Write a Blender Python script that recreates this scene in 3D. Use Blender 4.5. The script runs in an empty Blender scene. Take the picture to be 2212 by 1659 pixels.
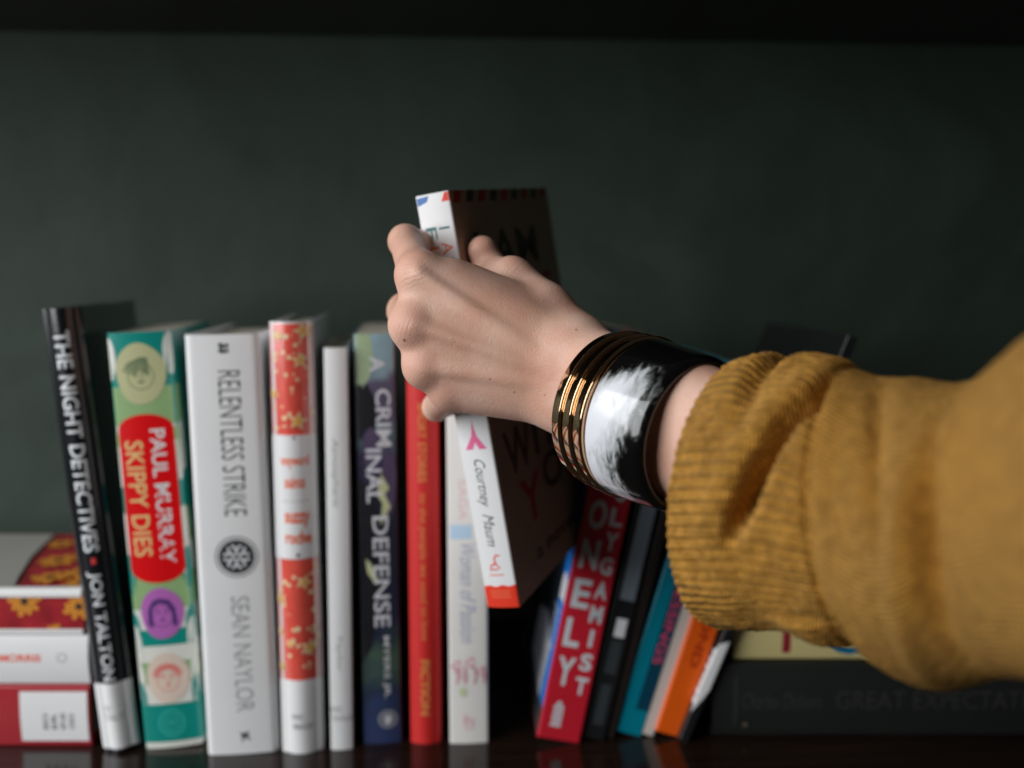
import bpy, bmesh, math, random
import numpy as np
from mathutils import Vector, Matrix

random.seed(7)
scene = bpy.context.scene
COL = scene.collection

# ------------------------------------------------------------------ camera
PITCH = math.radians(6.56)
CAM = np.array([0.0, -0.5, 0.2705])
FPX = 2000.0                       # focal length for a 2212 px wide picture
cam_d = bpy.data.cameras.new('camera')
cam_d.sensor_width = 36.0
cam_d.lens = FPX / 2212.0 * 36.0
cam_d.clip_start = 0.01
cam_d.clip_end = 50
cam_d.dof.use_dof = True
cam_d.dof.focus_distance = 0.368
cam_d.dof.aperture_fstop = 4.3
cam = bpy.data.objects.new('camera', cam_d)
cam.location = CAM
cam.rotation_euler = (math.pi / 2 - PITCH, 0, 0)
COL.objects.link(cam)
scene.camera = cam

# ------------------------------------------------------------------ world, light, exposure
world = bpy.data.worlds.new('World')
scene.world = world
world.use_nodes = True
world.node_tree.nodes['Background'].inputs[0].default_value = (1.0, 0.96, 0.86, 1)
world.node_tree.nodes['Background'].inputs[1].default_value = 0.017

def area(name, loc, target, sx, sy, power, color):
    d = bpy.data.lights.new(name, 'AREA')
    d.shape = 'RECTANGLE'; d.size = sx; d.size_y = sy
    d.energy = power; d.color = color
    o = bpy.data.objects.new(name, d)
    o.location = loc
    o.rotation_euler = (Vector(target) - Vector(loc)).to_track_quat('-Z', 'Y').to_euler()
    COL.objects.link(o)
    return o
area('window_light', (-1.50, -0.94, 0.80), (-0.02, -0.05, 0.2), 1.5, 1.5, 44, (0.96, 0.98, 1.0))

scene.view_settings.view_transform = 'Standard'
scene.view_settings.look = 'None'
scene.view_settings.exposure = 0.0
scene.view_settings.gamma = 1.0
scene.render.engine = 'CYCLES'
scene.cycles.use_denoising = True
scene.cycles.max_bounces = 8

# ------------------------------------------------------------------ helpers
_r = np.array([1.0, 0, 0]); _f = np.array([0, math.cos(PITCH), -math.sin(PITCH)]); _u = np.array([0, math.sin(PITCH), math.cos(PITCH)])
def ray(px, py): return _f + _r * (px - 1106) / FPX + _u * (829.5 - py) / FPX
def onz(px, py, z=0.0):
    r = ray(px, py); return CAM + r * ((z - CAM[2]) / r[2])
def ony(px, py, Y):
    r = ray(px, py); return CAM + r * ((Y - CAM[1]) / r[1])
def at(px, py, d): return ony(px, py, CAM[1] + d)

def lin(c):
    return tuple((v / 255 / 12.92) if v / 255 <= 0.04045 else ((v / 255 + 0.055) / 1.055) ** 2.4 for v in c)
def refl(r, g, b, k=0.64, top=0.86): return tuple(min(top, v / k) for v in lin((r, g, b)))

MATS = {}
def mat(name, color, rough=0.5, coat=0.0, metal=0.0, var=0.08, scale=60, bump=0.0, bscale=400, spec=0.5):
    if name in MATS: return MATS[name]
    m = bpy.data.materials.new(name); m.use_nodes = True
    n = m.node_tree.nodes; l = m.node_tree.links; b = n['Principled BSDF']
    b.inputs['Roughness'].default_value = rough
    b.inputs['Metallic'].default_value = metal
    b.inputs['Coat Weight'].default_value = coat
    b.inputs['Coat Roughness'].default_value = 0.12
    b.inputs['Specular IOR Level'].default_value = spec
    tc = n.new('ShaderNodeTexCoord')
    nz = n.new('ShaderNodeTexNoise'); nz.inputs['Scale'].default_value = scale; nz.inputs['Detail'].default_value = 5
    l.new(tc.outputs['Object'], nz.inputs['Vector'])
    mx = n.new('ShaderNodeMix'); mx.data_type = 'RGBA'
    mx.inputs[6].default_value = (*[c * (1 - var) for c in color], 1)
    mx.inputs[7].default_value = (*[min(1, c * (1 + var)) for c in color], 1)
    l.new(nz.outputs['Fac'], mx.inputs[0]); l.new(mx.outputs[2], b.inputs['Base Color'])
    if bump:
        n2 = n.new('ShaderNodeTexNoise'); n2.inputs['Scale'].default_value = bscale; n2.inputs['Detail'].default_value = 3
        l.new(tc.outputs['Object'], n2.inputs['Vector'])
        bp = n.new('ShaderNodeBump'); bp.inputs['Strength'].default_value = bump; bp.inputs['Distance'].default_value = 0.0006
        l.new(n2.outputs['Fac'], bp.inputs['Height']); l.new(bp.outputs[0], b.inputs['Normal'])
    MATS[name] = m
    return m

def link_mesh(name, me, mats, parent=None):
    o = bpy.data.objects.new(name, me)
    for m in (mats if isinstance(mats, (list, tuple)) else [mats]): me.materials.append(m)
    COL.objects.link(o)
    if parent: o.parent = parent
    return o
def thing(name, label, cat, M=None, group=None):
    o = bpy.data.objects.new(name, None); o.empty_display_size = 0.02; COL.objects.link(o)
    if M is not None: o.matrix_world = M
    o['label'] = label; o['category'] = cat
    if group: o['group'] = group
    return o
def pydata(name, V, F, smooth=False):
    me = bpy.data.meshes.new(name); me.from_pydata([tuple(map(float, v)) for v in V], [], [tuple(map(int, f)) for f in F]); me.update()
    if smooth:
        for p in me.polygons: p.use_smooth = True
    return me
def box_mesh(name, x0, x1, y0, y1, z0, z1, bevel=0.0):
    bm = bmesh.new(); bmesh.ops.create_cube(bm, size=1)
    for v in bm.verts: v.co = Vector(((x0 + x1) / 2 + v.co.x * (x1 - x0), (y0 + y1) / 2 + v.co.y * (y1 - y0), (z0 + z1) / 2 + v.co.z * (z1 - z0)))
    if bevel: bmesh.ops.bevel(bm, geom=bm.edges[:], offset=bevel, segments=2, affect='EDGES', profile=0.5)
    me = bpy.data.meshes.new(name); bm.to_mesh(me); bm.free(); return me

_txt = {}
def text_geo(s, bold=0.0, shear=0.0):
    """flat text outline mesh normalised to its own bounding box (0..1 in both directions)"""
    key = (s, bold, shear)
    if key in _txt: return _txt[key]
    c = bpy.data.curves.new('lettering', 'FONT'); c.body = s; c.size = 1; c.offset = bold; c.shear = shear; c.resolution_u = 3
    o = bpy.data.objects.new('lettering', c); COL.objects.link(o)
    bpy.context.view_layer.update()
    me = o.to_mesh()
    V = np.array([v.co[:2] for v in me.vertices]); Fc = [tuple(p.vertices) for p in me.polygons]
    o.to_mesh_clear(); bpy.data.objects.remove(o); bpy.data.curves.remove(c)
    mn, mx = V.min(0), V.max(0)
    _txt[key] = ((V - mn) / (mx - mn), Fc)
    return _txt[key]

# ------------------------------------------------------------------ bookshelf and wall
def shelf_material():
    m = bpy.data.materials.new('dark_lacquered_wood'); m.use_nodes = True
    n = m.node_tree.nodes; l = m.node_tree.links; b = n['Principled BSDF']
    tc = n.new('ShaderNodeTexCoord'); mp = n.new('ShaderNodeMapping'); mp.inputs['Scale'].default_value = (2, 40, 40)
    nz = n.new('ShaderNodeTexNoise'); nz.inputs['Scale'].default_value = 4; nz.inputs['Detail'].default_value = 6
    l.new(tc.outputs['Object'], mp.inputs[0]); l.new(mp.outputs[0], nz.inputs['Vector'])
    r = n.new('ShaderNodeValToRGB'); r.color_ramp.elements[0].position = 0.35; r.color_ramp.elements[1].position = 0.7
    r.color_ramp.elements[0].color = (0.009, 0.005, 0.0035, 1); r.color_ramp.elements[1].color = (0.024, 0.012, 0.008, 1)
    l.new(nz.outputs['Fac'], r.inputs[0]); l.new(r.outputs[0], b.inputs['Base Color'])
    b.inputs['Roughness'].default_value = 0.12
    bp = n.new('ShaderNodeBump'); bp.inputs['Strength'].default_value = 0.06; bp.inputs['Distance'].default_value = 0.001
    l.new(nz.outputs['Fac'], bp.inputs['Height']); l.new(bp.outputs[0], b.inputs['Normal'])
    return m
def wall_material():
    m = bpy.data.materials.new('dark_green_plaster'); m.use_nodes = True
    n = m.node_tree.nodes; l = m.node_tree.links; b = n['Principled BSDF']
    tc = n.new('ShaderNodeTexCoord')
    nz = n.new('ShaderNodeTexNoise'); nz.inputs['Scale'].default_value = 6; nz.inputs['Detail'].default_value = 7; nz.inputs['Roughness'].default_value = 0.6; nz.inputs['Distortion'].default_value = 1.6
    l.new(tc.outputs['Object'], nz.inputs['Vector'])
    r = n.new('ShaderNodeValToRGB'); r.color_ramp.elements[0].position = 0.3; r.color_ramp.elements[1].position = 0.72
    r.color_ramp.elements[0].color = (0.024, 0.039, 0.028, 1); r.color_ramp.elements[1].color = (0.043, 0.067, 0.049, 1)
    l.new(nz.outputs['Fac'], r.inputs[0]); l.new(r.outputs[0], b.inputs['Base Color'])
    b.inputs['Roughness'].default_value = 0.75
    n2 = n.new('ShaderNodeTexNoise'); n2.inputs['Scale'].default_value = 30; n2.inputs['Detail'].default_value = 6
    l.new(tc.outputs['Object'], n2.inputs['Vector'])
    bp = n.new('ShaderNodeBump'); bp.inputs['Strength'].default_value = 0.35; bp.inputs['Distance'].default_value = 0.003
    l.new(n2.outputs['Fac'], bp.inputs['Height']); l.new(bp.outputs[0], b.inputs['Normal'])
    return m
WOOD = shelf_material()
WALL_Y = 0.215
w = link_mesh('wall', box_mesh('wall', -1.2, 1.3, WALL_Y, WALL_Y + 0.05, -0.5, 1.0), wall_material())
FURN = Matrix.Translation((0, WALL_Y, 0)) @ Matrix.Rotation(math.radians(3.2), 4, 'Z') @ Matrix.Translation((0, -WALL_Y, 0))
w.matrix_world = FURN
w['kind'] = 'structure'; w['label'] = 'dark grey green painted wall behind the row of books'; w['category'] = 'wall'
bs = thing('bookshelf', 'dark brown lacquered shelf boards under and above the row of books', 'bookshelf', FURN)
link_mesh('shelf_board', box_mesh('shelf_board', -1.1, 1.2, -0.052, WALL_Y - 0.001, -0.028, 0.0, 0.002), WOOD, bs)
link_mesh('shelf_board', box_mesh('shelf_board', -1.1, 1.2, -0.045, WALL_Y - 0.001, 0.447, 0.475, 0.002), WOOD, bs)

# ------------------------------------------------------------------ books
PAGE = None
def page_material():
    m = bpy.data.materials.new('paper_edges'); m.use_nodes = True
    n = m.node_tree.nodes; l = m.node_tree.links; b = n['Principled BSDF']
    tc = n.new('ShaderNodeTexCoord'); mp = n.new('ShaderNodeMapping'); mp.inputs['Scale'].default_value = (2500, 3, 3)
    nz = n.new('ShaderNodeTexNoise'); nz.inputs['Scale'].default_value = 1; nz.inputs['Detail'].default_value = 2
    l.new(tc.outputs['Object'], mp.inputs[0]); l.new(mp.outputs[0], nz.inputs['Vector'])
    r = n.new('ShaderNodeValToRGB'); r.color_ramp.elements[0].color = (0.42, 0.37, 0.28, 1); r.color_ramp.elements[1].color = (0.72, 0.67, 0.56, 1)
    r.color_ramp.elements[0].position = 0.3; r.color_ramp.elements[1].position = 0.7
    l.new(nz.outputs['Fac'], r.inputs[0]); l.new(r.outputs[0], b.inputs['Base Color']); b.inputs['Roughness'].default_value = 0.8
    return m
PAGE = page_material()

class Book:
    """local frame: x across the spine, y from the spine into the shelf, z up the spine"""
    def __init__(self, label, T, H, D, M, cover, hard=False, bulge=0.0, rc=0.0015, group='books on the shelf', part_label=None):
        self.T, self.H, self.D, self.h, self.rc = T, H, D, bulge, rc
        self.root = thing('book', label, 'book', M, group)
        self.V, self.F, self.MI, self.mats = [], [], [], [cover]
        t = 0.0026 if hard else 0.0005
        self.hard = hard
        L = T / 2 - rc + rc * math.pi / 2 + (D - rc)
        us = list(np.linspace(-L, -(T / 2 - rc + rc * math.pi / 2), 6)) + list(np.linspace(-(T / 2 - rc + rc * math.pi / 2), -(T / 2 - rc), 5))[1:] \
            + list(np.linspace(-(T / 2 - rc), T / 2 - rc, 15))[1:] + list(np.linspace(T / 2 - rc, T / 2 - rc + rc * math.pi / 2, 5))[1:] \
            + list(np.linspace(T / 2 - rc + rc * math.pi / 2, L, 6))[1:]
        out = [self.prof(u) for u in us]
        N = len(us)
        zs = np.linspace(0, H, 9)
        for z in zs:
            for x, y, nx, ny in out: self.V.append((x, y, z))
        base2 = len(self.V)
        for z in zs:
            for x, y, nx, ny in out: self.V.append((x - nx * t, y - ny * t, z))
        nz = len(zs)
        for k in range(nz - 1):
            for i in range(N - 1):
                a = k * N + i
                self.F.append((a, a + 1, a + 1 + N, a + N)); self.MI.append(0)
                b = base2 + k * N + i
                self.F.append((b + N, b + 1 + N, b + 1, b)); self.MI.append(0)
        for i in range(N - 1):
            self.F.append((i + 1, i, base2 + i, base2 + i + 1)); self.MI.append(0)
            a = (nz - 1) * N + i; b = base2 + a
            self.F.append((a, a + 1, b + 1, b)); self.MI.append(0)
        for k in range(nz - 1):
            for i in (0, N - 1):
                a = k * N + i; b = base2 + a
                self.F.append((a, a + N, b + N, b)); self.MI.append(0)
        ins = 0.003 if hard else 0.0004
        g = 0.0002
        pb = link_mesh('page_block', box_mesh('page_block', -T / 2 + t + g, T / 2 - t - g, max(t, rc) + 0.0005, D - (0.004 if hard else 0.0006), ins, H - ins), PAGE, self.root)
        self.t = t; self.layer = 0; self.base = 0.00005
    def prof(self, u):
        T, rc, h = self.T, self.rc, self.h
        s = 1 if u >= 0 else -1; a = abs(u); f = T / 2 - rc
        q = rc * math.pi / 2
        if a <= f:
            y = -h * (1 - (a / f) ** 2); dy = 2 * h * a / f / f * s
            n = math.hypot(1, dy); return (u, y, dy / n, -1 / n)
        if a <= f + q:
            th = (a - f) / rc
            return (s * (f + rc * math.sin(th)), rc * (1 - math.cos(th)), s * math.sin(th), -math.cos(th))
        return (s * T / 2, rc + a - f - q, s, 0)
    def slot(self, m):
        if m not in self.mats: self.mats.append(m)
        return self.mats.index(m)
    def decal(self, V2, F2, m, lift=None):
        """wrap a flat mesh given in (u, z) around the spine profile, slightly proud of it"""
        self.layer += 1
        lift = lift if lift is not None else self.base + 0.000005 * self.layer
        bm = bmesh.new()
        vs = [bm.verts.new((float(u), float(z), 0)) for u, z in V2]
        for f in F2:
            try: bm.faces.new([vs[i] for i in f])
            except ValueError: pass
        f0 = self.T / 2 - self.rc; q = self.rc * math.pi / 2
        cuts = [f0, -f0, f0 + q, -f0 - q, f0 + q / 2, -f0 - q / 2]
        if self.h: cuts += list(np.linspace(-f0, f0, 11)[1:-1])
        for c in cuts:
            bmesh.ops.bisect_plane(bm, geom=bm.verts[:] + bm.edges[:] + bm.faces[:], plane_co=(c, 0, 0), plane_no=(1, 0, 0), dist=1e-7)
        bm.verts.index_update()
        b0 = len(self.V)
        for v in bm.verts:
            x, y, nx, ny = self.prof(v.co.x)
            self.V.append((x + nx * lift, y + ny * lift, v.co.y))
        si = self.slot(m)
        for f in bm.faces:
            idx = [b0 + v.index for v in f.verts]
            if f.normal.z < 0: idx.reverse()
            self.F.append(tuple(idx)); self.MI.append(si)
        bm.free()
    def rect(self, u0, u1, f0, f1, m):
        H = self.H; n = 8
        V2 = [(u0 + (u1 - u0) * i / n, z) for z in (H * (1 - f1), H * (1 - f0)) for i in range(n + 1)]
        F2 = [(i, i + 1, i + n + 2, i + n + 1) for i in range(n)]
        self.decal(V2, F2, m)
    def poly(self, pts, m):                      # pts (u, f) with f = fraction from the top
        self.decal([(u, self.H * (1 - f)) for u, f in pts], [tuple(range(len(pts)))], m)
    def oval(self, u, f, ru, rz, m, n=28, wob=0.0, a0=0, a1=2 * math.pi):
        pts = []
        for i in range(n):
            a = a0 + (a1 - a0) * i / (n if abs(a1 - a0 - 2 * math.pi) < 1e-6 else n - 1)
            k = 1 + wob * math.sin(3 * a + 1) + wob * 0.6 * math.sin(5 * a)
            pts.append((u + ru * k * math.cos(a), f - rz * k * math.sin(a) / self.H))
        self.poly(pts, m)
    def ring(self, u, f, r0, r1, m, n=36, sx=1.0):
        V2 = []; z = self.H * (1 - f)
        for i in range(n):
            a = 2 * math.pi * i / n
            V2 += [(u + sx * r0 * math.cos(a), z + r0 * math.sin(a)), (u + sx * r1 * math.cos(a), z + r1 * math.sin(a))]
        self.decal(V2, [(2 * i, 2 * i + 1, (2 * i + 3) % (2 * n), (2 * i + 2) % (2 * n)) for i in range(n)], m)
    def stroke(self, pts, wd, m):                # a drawn line through (u, z) points
        V2 = []; n = len(pts)
        for i, p in enumerate(pts):
            a = pts[max(0, i - 1)]; b = pts[min(n - 1, i + 1)]
            dx, dz = b[0] - a[0], b[1] - a[1]; d = math.hypot(dx, dz) or 1
            V2 += [(p[0] - dz / d * wd / 2, p[1] + dx / d * wd / 2), (p[0] + dz / d * wd / 2, p[1] - dx / d * wd / 2)]
        self.decal(V2, [(2 * i, 2 * i + 1, 2 * i + 3, 2 * i + 2) for i in range(n - 1)], m)
    def vtext(self, s, u0, u1, f0, f1, m, bold=0.0, shear=0.0):     # reads downwards, letter tops to the right
        V, Fc = text_geo(s, bold, shear)
        self.decal([(u0 + v[1] * (u1 - u0), self.H * (1 - f0 - v[0] * (f1 - f0))) for v in V], Fc, m)
    def uptext(self, s, u0, u1, f0, f1, m, bold=0.0):               # reads upwards, letter tops to the left
        V, Fc = text_geo(s, bold, 0)
        self.decal([(u1 - v[1] * (u1 - u0), self.H * (1 - f1 + v[0] * (f1 - f0))) for v in V], Fc, m)
    def htext(self, s, u0, u1, f0, f1, m, bold=0.0, shear=0.0):     # upright across the spine
        V, Fc = text_geo(s, bold, shear)
        self.decal([(u0 + v[0] * (u1 - u0), self.H * (1 - f1 + v[1] * (f1 - f0))) for v in V], Fc, m)
    def sticker(self, u0, u1, f0, f1, m):                            # a paper label stuck on, a part of its own
        V = []; Fc = []; n = 24; H = self.H; lift = 0.0003
        for k, f in enumerate((f1, f0)):
            for i in range(n + 1):
                x, y, nx, ny = self.prof(u0 + (u1 - u0) * i / n); V.append((x + nx * lift, y + ny * lift, H * (1 - f)))
        Fc = [(i, i + 1, i + n + 2, i + n + 1) for i in range(n)]
        self.base += 0.00032
        return link_mesh('spine_label', pydata('spine_label', V, Fc), m, self.root)
    def done(self):
        me = pydata('cover', self.V, self.F)
        o = link_mesh('cover', me, self.mats, self.root)
        me.polygons.foreach_set('material_index', self.MI); me.update()
        return o

def pose(T, K, lean, yaw, side):
    """matrix that sets the bottom corner on side (+1 right, -1 left) at K with the book leaning"""
    R = Matrix.Rotation(yaw, 4, 'Z') @ Matrix.Rotation(lean, 4, 'Y')
    off = R @ Vector((side * T / 2, 0, 0))
    return Matrix.Translation(Vector(K) - off) @ R
def upright(BL, BR, topL, H=None):
    a, b = onz(*BL), onz(*BR)
    d = b - a; T = float(np.hypot(d[0], d[1])); yaw = math.atan2(d[1], d[0])
    t = ony(topL[0], topL[1], a[1])
    lean = math.atan2(t[0] - a[0], t[2])
    H = H or t[2] / math.cos(lean)
    return T, float(H), pose(T, a if lean < 0 else b, lean, yaw, -1 if lean < 0 else 1)
def leaning(K, top, T, H=None, yaw=0.0, side=1, z=0.0):
    k = onz(K[0], K[1], z); t = ony(top[0], top[1], k[1])
    lean = math.atan2(t[0] - k[0], t[2] - k[2])
    H = H or (t[2] - k[2]) / math.cos(lean)
    return float(H), pose(T, k, lean, yaw, side)

WHITE = mat('white_paper_cover', refl(200, 202, 205), 0.38, var=0.06, scale=35, bump=0.12, bscale=900)
LABELW = mat('white_label_paper', refl(205, 207, 212), 0.45, var=0.04)
INK = mat('dark_grey_ink', (0.03, 0.033, 0.036), 0.5)
GREYINK = mat('grey_ink', (0.16, 0.165, 0.17), 0.5)
PALEINK = mat('pale_grey_ink', (0.36, 0.36, 0.36), 0.5)

# --- horizontal stack at the left
def lying(label, right_px, yb, yt, right_d, T, D, cover, width, hard=False, bulge=0.0, zb=0.0, dy=0.0):
    """a book lying flat: its local z runs to the right along the shelf, local x runs upwards"""
    K = onz(right_px, yb) if zb == 0 else None
    return K
def flat_book(label, xr, Y, zb, T, L, D, cover, hard=False, bulge=0.0, yaw=0.0, flip=False):
    # local z (spine length, foot at 0) points left so the foot is at the right end: reading direction of spine text runs left to right
    # local x (spine thickness) points up
    R = Matrix(((0, 0, -1, 0), (0, 1, 0, 0), (1, 0, 0, 0), (0, 0, 0, 1)))
    if flip: R = Matrix(((0, 0, -1, 0), (0, 1, 0, 0), (1, 0, 0, 0), (0, 0, 0, 1)))
    M = Matrix.Translation((xr, Y, zb + T / 2)) @ Matrix.Rotation(yaw, 4, 'Z') @ R
    return Book(label, T, L, D, M, cover, hard, bulge, group='books lying flat on the shelf')
# heights of the stacked spines at their common front
YS = float(onz(195, 1612)[1])
def zat(py): return float(ony(190, py, YS)[2])
z1, z2, z3 = zat(1480), zat(1372), zat(1277)
RED_LIB = mat('dark_red_cover', refl(140, 28, 36), 0.35, var=0.05)
xr3 = float(ony(195, 1545, YS)[0]); xr2 = float(ony(191, 1425, YS)[0]); xr1 = float(ony(176, 1320, YS)[0])
b = flat_book('dark red book with a big white call number label lying lowest in the left stack', xr3, YS, 0.0, z1 - 0.0004, 0.21, 0.14, RED_LIB, True, 0.001)
T = b.T
lab = b.sticker(-T * 0.40, T * 0.41, 0.81, 0.995, LABELW)
for i, s in enumerate(('BIO', 'ER', 'INI', 'OSO')):
    fr = 0.872 + i * 0.024
    b.htext(s, -T * 0.2, T * 0.06, fr, fr + 0.014, GREYINK, 0.02)
b.done()
PINKW = mat('white_cover_pink_tint', refl(198, 197, 199), 0.4, var=0.03)
ORANGEINK = mat('orange_ink', refl(205, 80, 50), 0.5)
b = flat_book('white book with small orange capitals lying in the middle of the left stack', xr2, YS + 0.001, z1, z2 - z1 - 0.0004, 0.20, 0.135, PINKW, False, 0.0015)
T = b.T
b.vtext('MORRIS', -T * 0.02, T * 0.13, 0.745, 0.865, ORANGEINK, 0.03)
b.ring(T * 0.06, 0.925, 0.0022, 0.0028, PALEINK)
b.done()
# floral book on top of the stack
def floral_material():
    m = bpy.data.materials.new('red_floral_print'); m.use_nodes = True
    n = m.node_tree.nodes; l = m.node_tree.links; b = n['Principled BSDF']
    tc = n.new('ShaderNodeTexCoord'); nz = n.new('ShaderNodeTexNoise'); nz.inputs['Scale'].default_value = 70; nz.inputs['Detail'].default_value = 4
    l.new(tc.outputs['Object'], nz.inputs['Vector'])
    r = n.new('ShaderNodeValToRGB'); r.color_ramp.elements[0].position = 0.35; r.color_ramp.elements[1].position = 0.65
    r.color_ramp.elements[0].color = (*refl(118, 22, 30), 1); r.color_ramp.elements[1].color = (*refl(150, 34, 40), 1)
    l.new(nz.outputs['Fac'], r.inputs[0]); l.new(r.outputs[0], b.inputs['Base Color']); b.inputs['Roughness'].default_value = 0.35
    return m
FLORAL = floral_material()
FLOWER = mat('orange_flower_print', refl(215, 125, 40), 0.4, var=0.25, scale=150)
FLOWER_D = mat('brown_flower_centre', (0.035, 0.018, 0.012), 0.5)
CREAM = mat('cream_print', refl(214, 208, 194), 0.4, var=0.03)
b = flat_book('red book with orange flowers and a white text panel, topmost in the left stack', xr1, YS + 0.0015, z2, z3 - z2 - 0.0003, 0.20, 0.118, FLORAL, False, 0.0)
T = b.T
def flower(bk, u, f, R, seed):
    rnd = random.Random(seed)
    for k in range(9):
        a = 2 * math.pi * k / 9 + rnd.uniform(-.15, .15); rr = R * rnd.uniform(.85, 1.1)
        pts = []
        for j in range(10):
            t = 2 * math.pi * j / 10
            lx = rr * 0.55 + rr * 0.45 * math.cos(t); ly = rr * 0.2 * math.sin(t)
            pts.append((u + lx * math.cos(a) - ly * math.sin(a), f - (lx * math.sin(a) + ly * math.cos(a)) / bk.H))
        bk.poly(pts, FLOWER)
        bk.stroke([(u + rr * q * math.cos(a), bk.H * (1 - f) + rr * q * math.sin(a)) for q in (0.1, 0.75)], R * 0.05, FLOWER_D)
    bk.oval(u, f, R * 0.22, R * 0.22, FLOWER_D, 12)
for u, f, R, sd in ((T * 0.22, 0.60, 0.010, 1), (T * 0.26, 0.835, 0.0098, 2), (T * 0.14, 0.99, 0.0095, 3), (-T * 0.46, 0.915, 0.006, 4), (T * 0.1, 0.42, 0.01, 5)):
    flower(b, u, f, R, sd)
for u, f, R, sd in ((T / 2 + 0.055, 0.80, 0.013, 11), (T / 2 + 0.095, 0.84, 0.013, 12), (T / 2 + 0.09, 0.72, 0.010, 13), (T / 2 + 0.012, 0.97, 0.011, 6), (T / 2 + 0.03, 0.93, 0.013, 7), (T / 2 + 0.055, 0.98, 0.012, 8), (T / 2 + 0.085, 0.95, 0.013, 9), (T/2+0.02,0.86,.012,10)):
    flower(b, u, f, R, sd)
b.rect(T * 0.37, T * 0.62, 0.0, 1.0, CREAM)
b.rect(-T * 0.62, -T * 0.36, 0.0, 1.0, CREAM)
GREYPANEL = mat('grey_white_panel_print', refl(140, 138, 132), 0.4, var=0.06)
b.poly([(T / 2 + 0.004, 0.795), (T / 2 + 0.02, 0.765), (T / 2 + 0.06, 0.70), (T / 2 + 0.112, 0.645), (T / 2 + 0.112, 0.2), (T / 2 + 0.004, 0.2)], GREYPANEL)
for k in range(9):
    b.rect(T / 2 + 0.02 + k * 0.010, T / 2 + 0.0225 + k * 0.010, 0.40, 0.62, PALEINK)
b.done()

# --- upright books, left to right
NAVY = mat('black_glossy_jacket', (0.010, 0.012, 0.015), 0.22, coat=0.6, var=0.2)
LIGHTINK = mat('light_grey_lettering', refl(188, 190, 192), 0.45)
REDDOT = mat('red_ink', refl(190, 50, 50), 0.5)
T, H, M = upright((222, 1625), (303, 1618), (91, 668))
b = Book('tall black book leaning left with light capitals and a white foot label', T, H, 0.135, M, NAVY, True, 0.0030, 0.0042)
b.vtext('THE NIGHT DETECTIVES', -T * 0.23, T * 0.18, 0.048, 0.535, LIGHTINK, 0.02)
b.rect(-T * 0.06, T * 0.06, 0.548, 0.562, REDDOT)
b.vtext('JON TALTON', -T * 0.26, T * 0.14, 0.58, 0.832, LIGHTINK, 0.02)
L0 = T / 2 - b.rc
b.sticker(-T * 0.58, T * 0.53, 0.838, 0.992, LABELW)
b.htext('FIC', -T * 0.3, -T * 0.05, 0.89, 0.902, PALEINK); b.htext('TALT', -T * 0.3, T * 0.22, 0.91, 0.925, PALEINK)
b.done()

# B1 green, teal and cream with ovals
TEAL = mat('teal_print', refl(12, 122, 112), 0.3, coat=0.5, var=0.05)
GREEN = mat('leaf_green_print', refl(128, 157, 108), 0.3, coat=0.5, var=0.05)
CREAMG = mat('cream_glossy_print', refl(212, 206, 188), 0.3, coat=0.5, var=0.03)
BRED = mat('bright_red_print', refl(196, 10, 16), 0.3, coat=0.5, var=0.03)
SAGE = mat('sage_print', refl(168, 168, 128), 0.3, coat=0.5, var=0.04); SAGE_D = mat('dark_sage_line', refl(92, 108, 78), 0.4)
PURPLE = mat('purple_print', refl(160, 92, 160), 0.3, coat=0.5); PURPLE_D = mat('dark_purple_line', refl(70, 44, 100), 0.4)
PINK = mat('pale_pink_print', refl(226, 178, 164), 0.3, coat=0.5); PINK_D = mat('red_pink_line', refl(205, 92, 86), 0.4)
TAN = mat('tan_lettering', refl(206, 168, 112), 0.4); OFFW = mat('off_white_lettering', refl(222, 214, 198), 0.4)
TEAL_L = mat('light_teal_line', refl(60, 165, 155), 0.4)
T, H, M = upright((315, 1618), (440, 1610), (232, 720))
T *= 1.03
b = Book('thick teal, green and cream book with a big red oval and small drawn faces', T, H, 0.112, M, TEAL, False, 0.0012, 0.0035)
W2 = T * 0.5 + 0.012
bands = [(0.0, 0.125, None), (0.125, 0.215, GREEN), (0.215, 0.33, CREAMG), (0.33, 0.42, TEAL), (0.42, 0.50, GREEN), (0.5, 0.575, CREAMG), (0.575, 0.60, GREEN),
         (0.60, 0.655, GREEN), (0.655, 0.705, CREAMG), (0.705, 0.745, TEAL), (0.745, 0.785, CREAMG), (0.785, 0.84, GREEN), (0.84, 0.89, CREAMG), (0.985, 1.0, CREAMG)]
for f0, f1, m in bands:
    if m: b.rect(-W2, W2, f0, f1, m)
rnd = random.Random(3)
for f, m in ((0.05, CREAMG), (0.27, GREEN), (0.30, CREAMG), (0.46, CREAMG), (0.56, TEAL), (0.70, TEAL), (0.73, CREAMG), (0.82, CREAMG), (0.87, TEAL)):
    b.oval(T * 0.5, f, T * 0.13, 0.012, m); b.oval(-T * 0.5, f + 0.01, T * 0.12, 0.012, m)
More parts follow.
